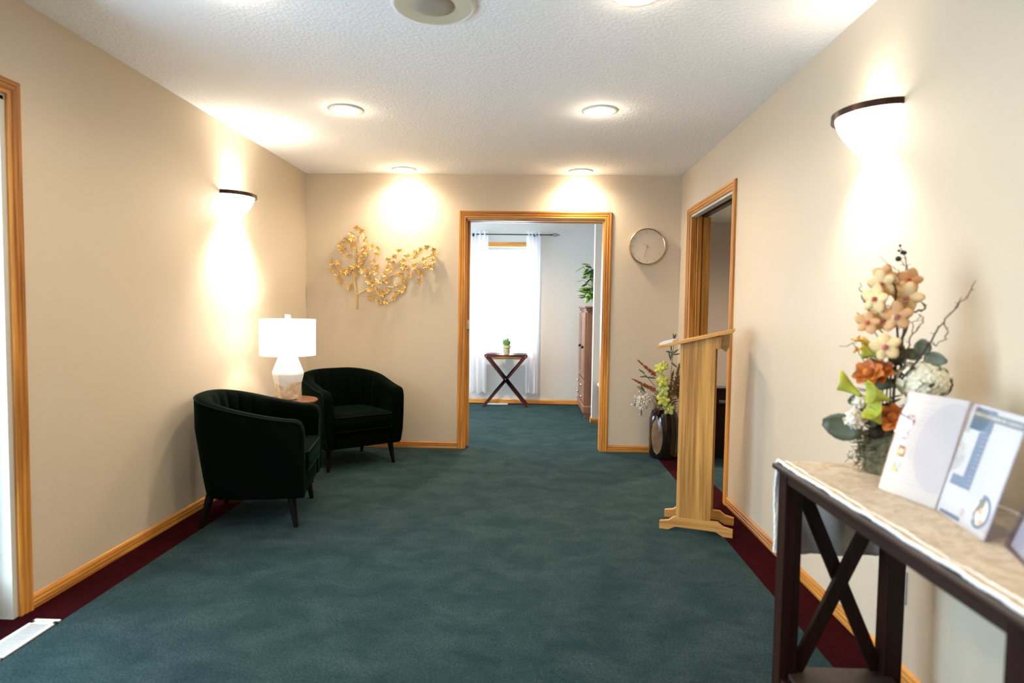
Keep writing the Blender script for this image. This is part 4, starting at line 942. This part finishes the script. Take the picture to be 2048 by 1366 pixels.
for i, (pts, r0, r1, pale) in enumerate(TW):
    mb = MB(); twig(mb, pts, r0, r1, 60+i); mb.build('twig', M['twig_pale'] if pale else M['twig'], fa, smooth=60)
mb = MB()
for (c, r) in [((1.0848, 1.8800, 1.4185), 0.0085), ((1.1016, 1.8800, 1.4366), 0.0068), ((1.0853, 1.8800, 1.4423), 0.0042), ((1.0883, 1.8800, 1.4575), 0.0042), ((1.0961, 1.8800, 1.4392), 0.005), ((1.0936, 1.8800, 1.4349), 0.004)]: mb.ball(c, r, 8)
mb.build('berries', M['berry'], fa, smooth=80)
mb = MB(); rnd = random.Random(77)       # filler foliage down into the pot
for k in range(84):
    a = rnd.uniform(0, 6.28); r = rnd.uniform(.0, .05); p = Vector((VX-.01+r*math.cos(a), VY+r*math.sin(a), rnd.uniform(.88, 1.13))); d = Vector((math.cos(a), math.sin(a), rnd.uniform(.1, 1)))
    leaf(mb, p, d, d.cross(Vector((0, 0, 1))), rnd.uniform(.03, .05), rnd.uniform(.008, .013))
mb.build('foliage', M['leaf_dk'], fa, smooth=80)
mb = MB()
for k in range(9):
    a = k*.7; mb.tube([(VX+.02*math.cos(a), VY+.02*math.sin(a), .86), (VX-.012+.03*math.cos(a), VY+.03*math.sin(a), 1.0), (VX-.02+.035*math.cos(a), VY-.01+.03*math.sin(a), 1.12)], .0022, 5)
mb.build('flower_stems', M['leaf_dk'], fa)

# ---------------------------------------------------------------- floor urn in the far right corner
ux, uy = 1.142, 5.305
un = thing('floor_urn', 'dark glazed floor urn with tan oval panels holding green orchids in the far right corner', 'urn with flowers', (ux, uy, 0))
prof = [(.001, .012), (.098, .012), (.100, 0), (.112, .008), (.120, .05), (.128, .16), (.130, .25), (.124, .33), (.112, .375), (.106, .392), (.098, .395), (.094, .37), (.001, .365)]
def ur(z):
    for (a, b), (c, d) in zip(prof[3:], prof[4:]):
        if b <= z <= d: return a+(c-a)*(z-b)/(d-b)
    return .12
MB().lathe(prof, c=(ux, uy, 0), n=48, cap=False).build('urn_body', M['urn'], un, smooth=40)
for aa in (math.radians(232), math.radians(170), math.radians(345)):
    rows = []
    for i in range(13):
        v = -1+2*i/12; zz = .195+.155*v; hw = .40*math.sqrt(max(0, 1-v*v))+.01; rows.append([(ux+(ur(zz)+.003-.002*abs(q))*math.cos(aa+hw*q), uy+(ur(zz)+.003-.002*abs(q))*math.sin(aa+hw*q), zz) for q in (-1, -.6, -.2, .2, .6, 1)])
    MB().grid(rows).build('oval_panel', M['urn_tan'], un, smooth=80)
for i, (c, r) in enumerate([((1.0698, 5.1900, 0.7776), 0.05), ((1.1075, 5.1900, 0.8042), 0.04), ((1.0981, 5.1900, 0.6743), 0.058), ((1.1046, 5.1900, 0.5921), 0.058), ((1.1110, 5.1900, 0.5097), 0.062), ((1.1558, 5.1900, 0.4367), 0.054)]):
    orchid(un, c, (-.35, -.9, .1), r, M['lime'] if i % 2 == 0 else M['lime_dk'], M['yellow'], 70+i)
def plume(mb, a, b, r, n, seed):
    rnd = random.Random(seed); a, b = Vector(a), Vector(b)
    for k in range(n):
        t = rnd.random(); p = a.lerp(b, t); rr = r*(1-.75*t); d = Vector((rnd.gauss(0, 1), rnd.gauss(0, 1), rnd.gauss(0, 1))).normalized(); mb.tube([p, p+(d+(b-a).normalized()*.9)*rr], [.0045, .002], 4)
    mb.tube([a, b], [.004, .002], 5)
for i, (a, b, r, n) in enumerate([((1.0415, 5.1900, 0.7122), (0.8884, 5.1900, 0.8436), 0.02, 120), ((1.0404, 5.1900, 0.5909), (0.8450, 5.1900, 0.6871), 0.022, 120), ((1.1915, 5.1900, 0.5416), (1.2352, 5.1900, 0.8193), 0.03, 150), ((1.2262, 5.1900, 0.5249), (1.2539, 5.1900, 0.7592), 0.03, 120), ((1.1487, 5.1900, 0.5408), (1.1856, 5.1900, 0.7580), 0.025, 90)]):
    mb = MB(); plume(mb, a, b, r*1.15, int(n*1.6), 80+i); mb.build('plume', M['rust'] if i < 2 else M['brown_fl'], un)
mb = MB()
for pts in [[(1.1758, 5.1900, 0.4892), (1.1667, 5.1900, 0.7318), (1.1812, 5.1900, 0.9219), (1.1860, 5.1900, 1.0596)], [(1.0352, 5.1900, 0.6255), (0.9645, 5.1900, 0.7109), (0.8987, 5.1900, 0.7703)], [(1.0420, 5.1900, 0.6949), (0.9388, 5.1900, 0.7104)], [(1.0044, 5.1900, 0.4859), (0.8852, 5.1900, 0.6227)], [(1.1665, 5.1900, 0.8354), (1.2101, 5.1900, 0.8016)]]: mb.tube(pts, .0028, 5)
for (c, d, ln, w) in [((1.1637, 5.1900, 0.8440), (-.3,0,1), 0.09, .007), ((1.1634, 5.1900, 0.8526), (.1,0,1), 0.08, .007), ((1.1774, 5.1900, 0.9046), (.7,0,.6), 0.06, .007), ((1.1729, 5.1900, 0.9131), (-.9,0,.2), 0.06, .007), ((1.1776, 5.1900, 0.8960), (.9,0,.15), 0.06, .007), ((1.1871, 5.1900, 1.0166), (-.2,0,1), 0.06, .007), ((1.1869, 5.1900, 1.0252), (.25,0,1), 0.05, .007), ((1.1627, 5.1900, 0.9732), (0,0,-1), 0.05, .007), ((0.9467, 5.1900, 0.7365), (-.8,0,.5), 0.06, .007), ((0.9645, 5.1900, 0.7109), (-.9,0,-.1), 0.06, .007), ((1.0420, 5.1900, 0.6949), (-.9,0,.1), 0.09, .007), ((0.9594, 5.1900, 0.5720), (-.8,0,.7), 0.09, .007), ((0.9504, 5.1900, 0.5892), (-.4,0,.5), 0.06, .007), ((0.8838, 5.1900, 0.5010), (-.3,0,-.8), 0.05, .007), ((0.9287, 5.1900, 0.4235), (0,0,-1), 0.05, .007), ((1.1667, 5.1900, 0.8268), (.7,0,-.5), 0.07, .007)]: leaf(mb, c, d, Vector(d).cross(Vector((0, 1, .1))), ln, w)
mb.build('green_sprigs', M['leaf_gr'], un, smooth=80)
mb = MB(); bc = Vector((0.9416, 5.2000, 0.4963)); rnd = random.Random(6)
for k in range(170):
    p = bc+Vector((rnd.gauss(0, .030), rnd.gauss(0, .03), rnd.gauss(0, .030))); mb.ball(p, rnd.uniform(.005, .010), 5)
    if k % 14 == 0: mb.tube([p, Vector((ux-.05, uy-.02, .42))], .0012, 4)
mb.build('grey_blossoms', M['grey_bl'], un, smooth=80)
mb = MB(); rose(mb, (1.0451, 5.1900, 0.4084), .032, 91, 5); mb.build('dark_rose', M['choc'], un, smooth=80)
mb = MB(); rnd = random.Random(14)
for k in range(210):
    a = rnd.uniform(0, 6.28); r = rnd.uniform(0, .085); p = Vector((ux+r*math.cos(a), uy+r*math.sin(a)-.02, .38+.20*rnd.random()**1.3)); d = Vector((math.cos(a), math.sin(a)*.6-.3, rnd.uniform(.2, 1)))
    leaf(mb, p, d, d.cross(Vector((0, 0, 1))), rnd.uniform(.03, .06), .010)
mb.build('foliage', M['brown_fl'], un)

# ---------------------------------------------------------------- floor registers, outlet
def register(x0, x1, y0, y1, label, alongx=False):
    e = thing('floor_register', label, 'floor vent', ((x0+x1)/2, (y0+y1)/2, 0), 0, 'white floor registers')
    mb = MB(); b = .014
    mb.box((x0, y0, .001), (x1, y0+b+.01, .006)); mb.box((x0, y1-b-.02, .001), (x1, y1, .006)); mb.box((x0, y0+b, .001), (x0+b, y1-b, .006)); mb.box((x1-b, y0+b, .001), (x1, y1-b, .006))
    n = 22
    if alongx:
        for k in range(n): xx = x0+b+(x1-x0-2*b)*(k+.5)/n; mb.box((xx-.004, y0+.02, .002), (xx+.003, y1-.02, .0055))
    else:
        for k in range(n): yy = y0+b+.01+(y1-y0-2*b-.03)*(k+.5)/n; mb.box((x0+b, yy-.0028, .0045), (x1-b, yy+.0022, .0055))
    mb.build('grille', M['white_metal'], e, bevel=.0008)
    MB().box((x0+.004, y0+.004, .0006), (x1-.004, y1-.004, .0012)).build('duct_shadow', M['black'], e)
    MB().box(((x0+x1)/2-.012, y1-.022, .006), ((x0+x1)/2+.022, y1-.018, .009)).build('lever', M['chrome'], e)
    return e
register(-1.944, -1.842, 2.015, 2.307, 'white slotted metal floor register at the bottom left by the entrance door')
register(-.600, -.315, 8.075, 8.165, 'white floor register under the tray table in the far room', True)
ou = thing('wall_outlet', 'white outlet plate low on the right wall behind the console table', 'outlet', (XR, 2.12, .325))
MB().box((XR-.006, 2.085, .268), (XR, 2.157, .382)).build('cover_plate', M['white_metal'], ou, bevel=.002)
MB().box((XR-.0085, 2.104, .332), (XR-.005, 2.138, .362)).build('socket', M['white'], ou, bevel=.001); MB().box((XR-.0085, 2.104, .288), (XR-.005, 2.138, .318)).build('socket', M['white'], ou, bevel=.001)

# ---------------------------------------------------------------- far room: curtains, rod, tray table, plants, armoire
def curtain(name, x0, x1, label, seed):
    rnd = random.Random(seed); y = 8.135; rows = []; nz = 30; nx = 60
    for i in range(nz+1):
        z = 2.285-2.135*i/nz; row = []; fl = i/nz
        for j in range(nx+1):
            u = j/nx; amp = .020+.010*fl; sp_ = 1+.10*fl*math.sin(3*u+seed)
            x = x0+(x1-x0)*u+.012*fl*math.sin(u*9+seed); yy = y+amp*math.sin(2*PI*u*4.5*sp_+.4*fl)+.006*math.sin(u*31+seed); row.append((x, yy, z+(.012*math.sin(u*17+seed) if i == nz else 0)))
        rows.append(row)
    o = MB().grid(rows).build(name, M['sheer'], loc=((x0+x1)/2, y, 0), smooth=80); tag(o, label, 'curtain', 'sheer white curtains'); return o
curtain('curtain', -.870, -.605, 'sheer white curtain panel left of the bright window in the far room', 1)
curtain('curtain', -.100, .092, 'sheer white curtain panel right of the bright window in the far room', 2)
rd = thing('curtain_rod', 'black curtain rod with a caged finial above the far window', 'curtain rod', (-.37, 8.135, 2.240))
MB().tube([(-1.02, 8.135, 2.243), (.215, 8.135, 2.243)], .008, 12).build('rod', M['black'], rd, smooth=60)
for sx, x in ((1, .215), (-1, -1.02)):
    mb = MB(); mb.tube([(x, 8.135, 2.243), (x+sx*.02, 8.135, 2.243)], .012, 10)
    for k in range(5):
        a0 = 2*PI*k/5; mb.tube([(x+sx*(.02+.085*t), 8.135+.022*math.sin(PI*t)*math.cos(a0+2.2*t), 2.243+.022*math.sin(PI*t)*math.sin(a0+2.2*t)) for t in [i/10 for i in range(11)]], .0025, 5)
    mb.ball((x+sx*.112, 8.135, 2.243), .008, 6); mb.build('finial', M['black'], rd, smooth=60)
for x in (.012, -.80):
    mb = MB(); mb.box((x-.008, 8.14, 2.215), (x+.008, YH, 2.235)); mb.box((x-.012, YH-.006, 2.18), (x+.012, YH, 2.27)); mb.ball((x, 8.135, 2.225), .014, 6); mb.build('bracket', M['black'], rd)
tt = thing('tray_table', 'folding dark mahogany tray table with crossed legs under the far window', 'tray table', (-.34, 7.98, 0))
xa, xb = -.617, -.062; ya, yb = 7.885, 8.085; ztt = .672
MB().box((xa+.01, ya, ztt-.012), (xb-.01, yb, ztt)).build('tray', M['mahogany_x'], tt, bevel=.002)
mb = MB()
for yy in (ya-.008, yb-.004):
    P = [(xa, yy, ztt-.032)]+[(xa+(xb-xa)*i/20, yy, ztt-.032+.010*math.sin(PI*min(max((i/20-.18)/.64, 0), 1))) for i in range(1, 20)]+[(xb, yy, ztt-.032)]
    Q = [(xb, yy, ztt+.008)]+[(xa+(xb-xa)*i/20, yy, ztt+.008+.008*math.sin(3*PI*i/20)) for i in range(19, 0, -1)]+[(xa, yy, ztt+.008)]
    for k in range(20): mb.prism([P[k], P[k+1], Q[20-k-1], Q[20-k]], (0, .012, 0))
mb.box((xa, ya, ztt-.032), (xa+.012, yb, ztt+.008)); mb.box((xb-.012, ya, ztt-.032), (xb, yb, ztt+.008)); mb.build('tray_rim', M['mahogany_x'], tt)
for yy in (ya-.022, yb+.006):
    for (a, b) in (((xa+.03, ztt-.025), (xb+.01, 0)), ((xb-.03, ztt-.025), (xa-.005, 0))):
        A, B = Vector((a[0], yy, a[1])), Vector((b[0], yy, b[1])); d = (B-A).normalized(); nn = Vector((d.z, 0, -d.x))*.0165
        MB().prism([A-nn, A+nn, B+Vector((.022, 0, 0)), B-Vector((.022, 0, 0))], (0, .013, 0)).build('leg', M['mahogany'], tt, bevel=.001)
        yy += .0132
for (x, z) in ((-.34, .362), (xb-.025, ztt-.018), (xa+.025, ztt-.018)): MB().lathe([(.001, -.003), (.006, -.002), (.006, .003)], c=(x, ya-.022, z), n=10, axis='y').build('bolt', M['chrome'], tt)
pt_ = thing('potted_grass', 'small green artificial grass in a tan ribbed pot on the tray table', 'potted plant', (-.335, 7.97, ztt))
MB().lathe([(.001, 0), (.036, 0), (.040, .03), (.0415, .033), (.043, .055), (.0445, .058), (.048, .085), (.056, .090), (.057, .118), (.052, .120), (.050, .108), (.001, .106)], c=(-.335, 7.97, ztt+.001), n=28, cap=False).build('pot', M['pot_tan'], pt_, smooth=40)
mb = MB(); rnd = random.Random(21)
for k in range(75):
    a = rnd.uniform(0, 6.28); r = rnd.uniform(0, .038); c = Vector((-.335+r*math.cos(a), 7.97+r*math.sin(a), ztt+.10)); d = Vector((math.cos(a)*rnd.uniform(.1, .75), math.sin(a)*rnd.uniform(.1, .7), 1)).normalized(); leaf(mb, c, d, Vector((-math.sin(a), math.cos(a), 0)), rnd.uniform(.07, .14), .0085)
mb.build('grass_blades', M['grass'], pt_)
# armoire
ax0, ax1, ay0, ay1, az = .625, 1.245, 7.13, 8.03, 1.285
ar = thing('armoire', 'brown wooden armoire seen edge-on behind the white partition in the far room', 'armoire', (.93, 7.58, 0))
MB().box((ax0, ay0, .14), (ax1, ay1, az)).build('body', M['armoire'], ar, bevel=.003)
mb = MB(); mb.box((ax0-.03, ay0-.02, .055), (ax1, ay1+.02, .15)); mb.build('plinth', M['armoire'], ar, bevel=.012)
for (x, y) in ((ax0-.01, ay0-.012), (ax0-.01, ay1-.06), (ax1-.08, ay0-.012), (ax1-.08, ay1-.06)): MB().box((x, y, 0), (x+.08, y+.07, .056)).build('foot', M['armoire'], ar, bevel=.004)
mb = MB(); mb.box((ax0-.015, ay0-.012, az-.03), (ax1, ay1+.012, az)); mb.box((ax0-.03, ay0-.025, az), (ax1, ay1+.025, az+.022)); mb.build('crown', M['armoire'], ar, bevel=.006)
for k, (ya, yb) in enumerate(((ay0+.02, 7.575), (7.585, ay1-.02))):
    d = MB().box((ax0-.022, ya, .46), (ax0, yb, az-.05)); d.box((ax0-.028, ya+.06, .52), (ax0-.02, yb-.06, az-.11)); d = d.build('door', M['armoire'], ar, bevel=.004)
    yk = yb-.03 if k == 0 else ya+.03
    MB().ball((ax0-.042, yk-.30 if k == 0 else yk, .83), .018, 8).build('knob', M['black'], d, smooth=80)
for (za, zb) in ((.17, .30), (.31, .44)):
    d = MB().box((ax0-.022, ay0+.02, za), (ax0, ay1-.02, zb)).build('drawer', M['armoire'], ar, bevel=.004)
    for yk in (7.32, 7.84): MB().ball((ax0-.038, yk, (za+zb)/2), .013, 8).build('knob', M['chrome'], d, smooth=80)
# plant on the armoire
pl = thing('potted_plant', 'leafy green plant on top of the brown armoire', 'potted plant', (.74, 7.30, az+.022))
MB().lathe([(.001, 0), (.06, 0), (.075, .10), (.078, .10), (.072, .09), (.001, .085)], c=(.76, 7.32, az+.0225), n=24, cap=False).build('pot', M['pot_tan'], pl, smooth=40)
mb = MB(); st_ = MB(); rnd = random.Random(33)
for k in range(74):
    a = rnd.uniform(2.2, 4.4) if k % 3 else rnd.uniform(0, 6.28); r = rnd.uniform(.02, .15); z = rnd.uniform(1.40, 1.80) if k % 5 else rnd.uniform(1.40, 1.50)
    c = Vector((.73+r*math.cos(a), 7.28+r*.8*math.sin(a), z)); d = Vector((math.cos(a)+rnd.uniform(-.4, .4), math.sin(a)+rnd.uniform(-.4, .4), rnd.uniform(-.9, .35)))
    leaf(mb, c, d, d.cross(Vector((rnd.uniform(-.4, .4), rnd.uniform(-.4, .4), 1))), rnd.uniform(.07, .12), rnd.uniform(.022, .034)); st_.tube([(.76, 7.32, 1.38), (c+Vector((.76, 7.32, 1.5)))/2, c], .003, 5)
mb.build('leaves', M['leaf_br'], pl, smooth=80); st_.build('stems', M['leaf_gr'], pl)
# dark low table by the partition
dt = thing('low_table', 'dark low table with a pale top beside the partition, half hidden by the doorway', 'table', (.95, 6.62, 0))
MB().box((.725, 6.42, .430), (1.24, 6.83, .455)).build('tabletop', M['white'], dt, bevel=.004)
for (x, y) in ((.745, 6.44), (.745, 6.765), (1.17, 6.44), (1.17, 6.765)): MB().box((x, y, 0), (x+.05, y+.05, .43)).build('leg', M['mahogany'], dt, bevel=.002)
MB().box((.753, 6.49, .06), (.767, 6.765, .43)).build('side_panel', M['mahogany'], dt)
# dark cabinet in the side room
cb = thing('low_cabinet', 'dark cabinet with a light top edge seen through the side doorway', 'cabinet', (2.1, 5.32, 0))
MB().box((1.50, 5.26, .04), (2.75, 5.38, .60)).build('body', M['espresso_x'], cb, bevel=.003)
MB().box((1.48, 5.24, .60), (2.77, 5.40, .617)).build('top', M['black'], cb, bevel=.002)
MB().box((1.482, 5.236, .612), (2.768, 5.240, .618)).build('edge_strip', M['chrome'], cb)
MB().box((1.53, 5.28, 0), (2.72, 5.37, .04)).build('plinth', M['black'], cb)
hd = MB(); hd.tube([(1.58, 5.225, .50), (2.05, 5.225, .50)], .019, 10); hd.box((1.61, 5.225, .484), (1.62, 5.262, .496)); hd.box((2.03, 5.225, .484), (2.04, 5.262, .496)); hd.build('handle', M['chrome'], cb, smooth=60)
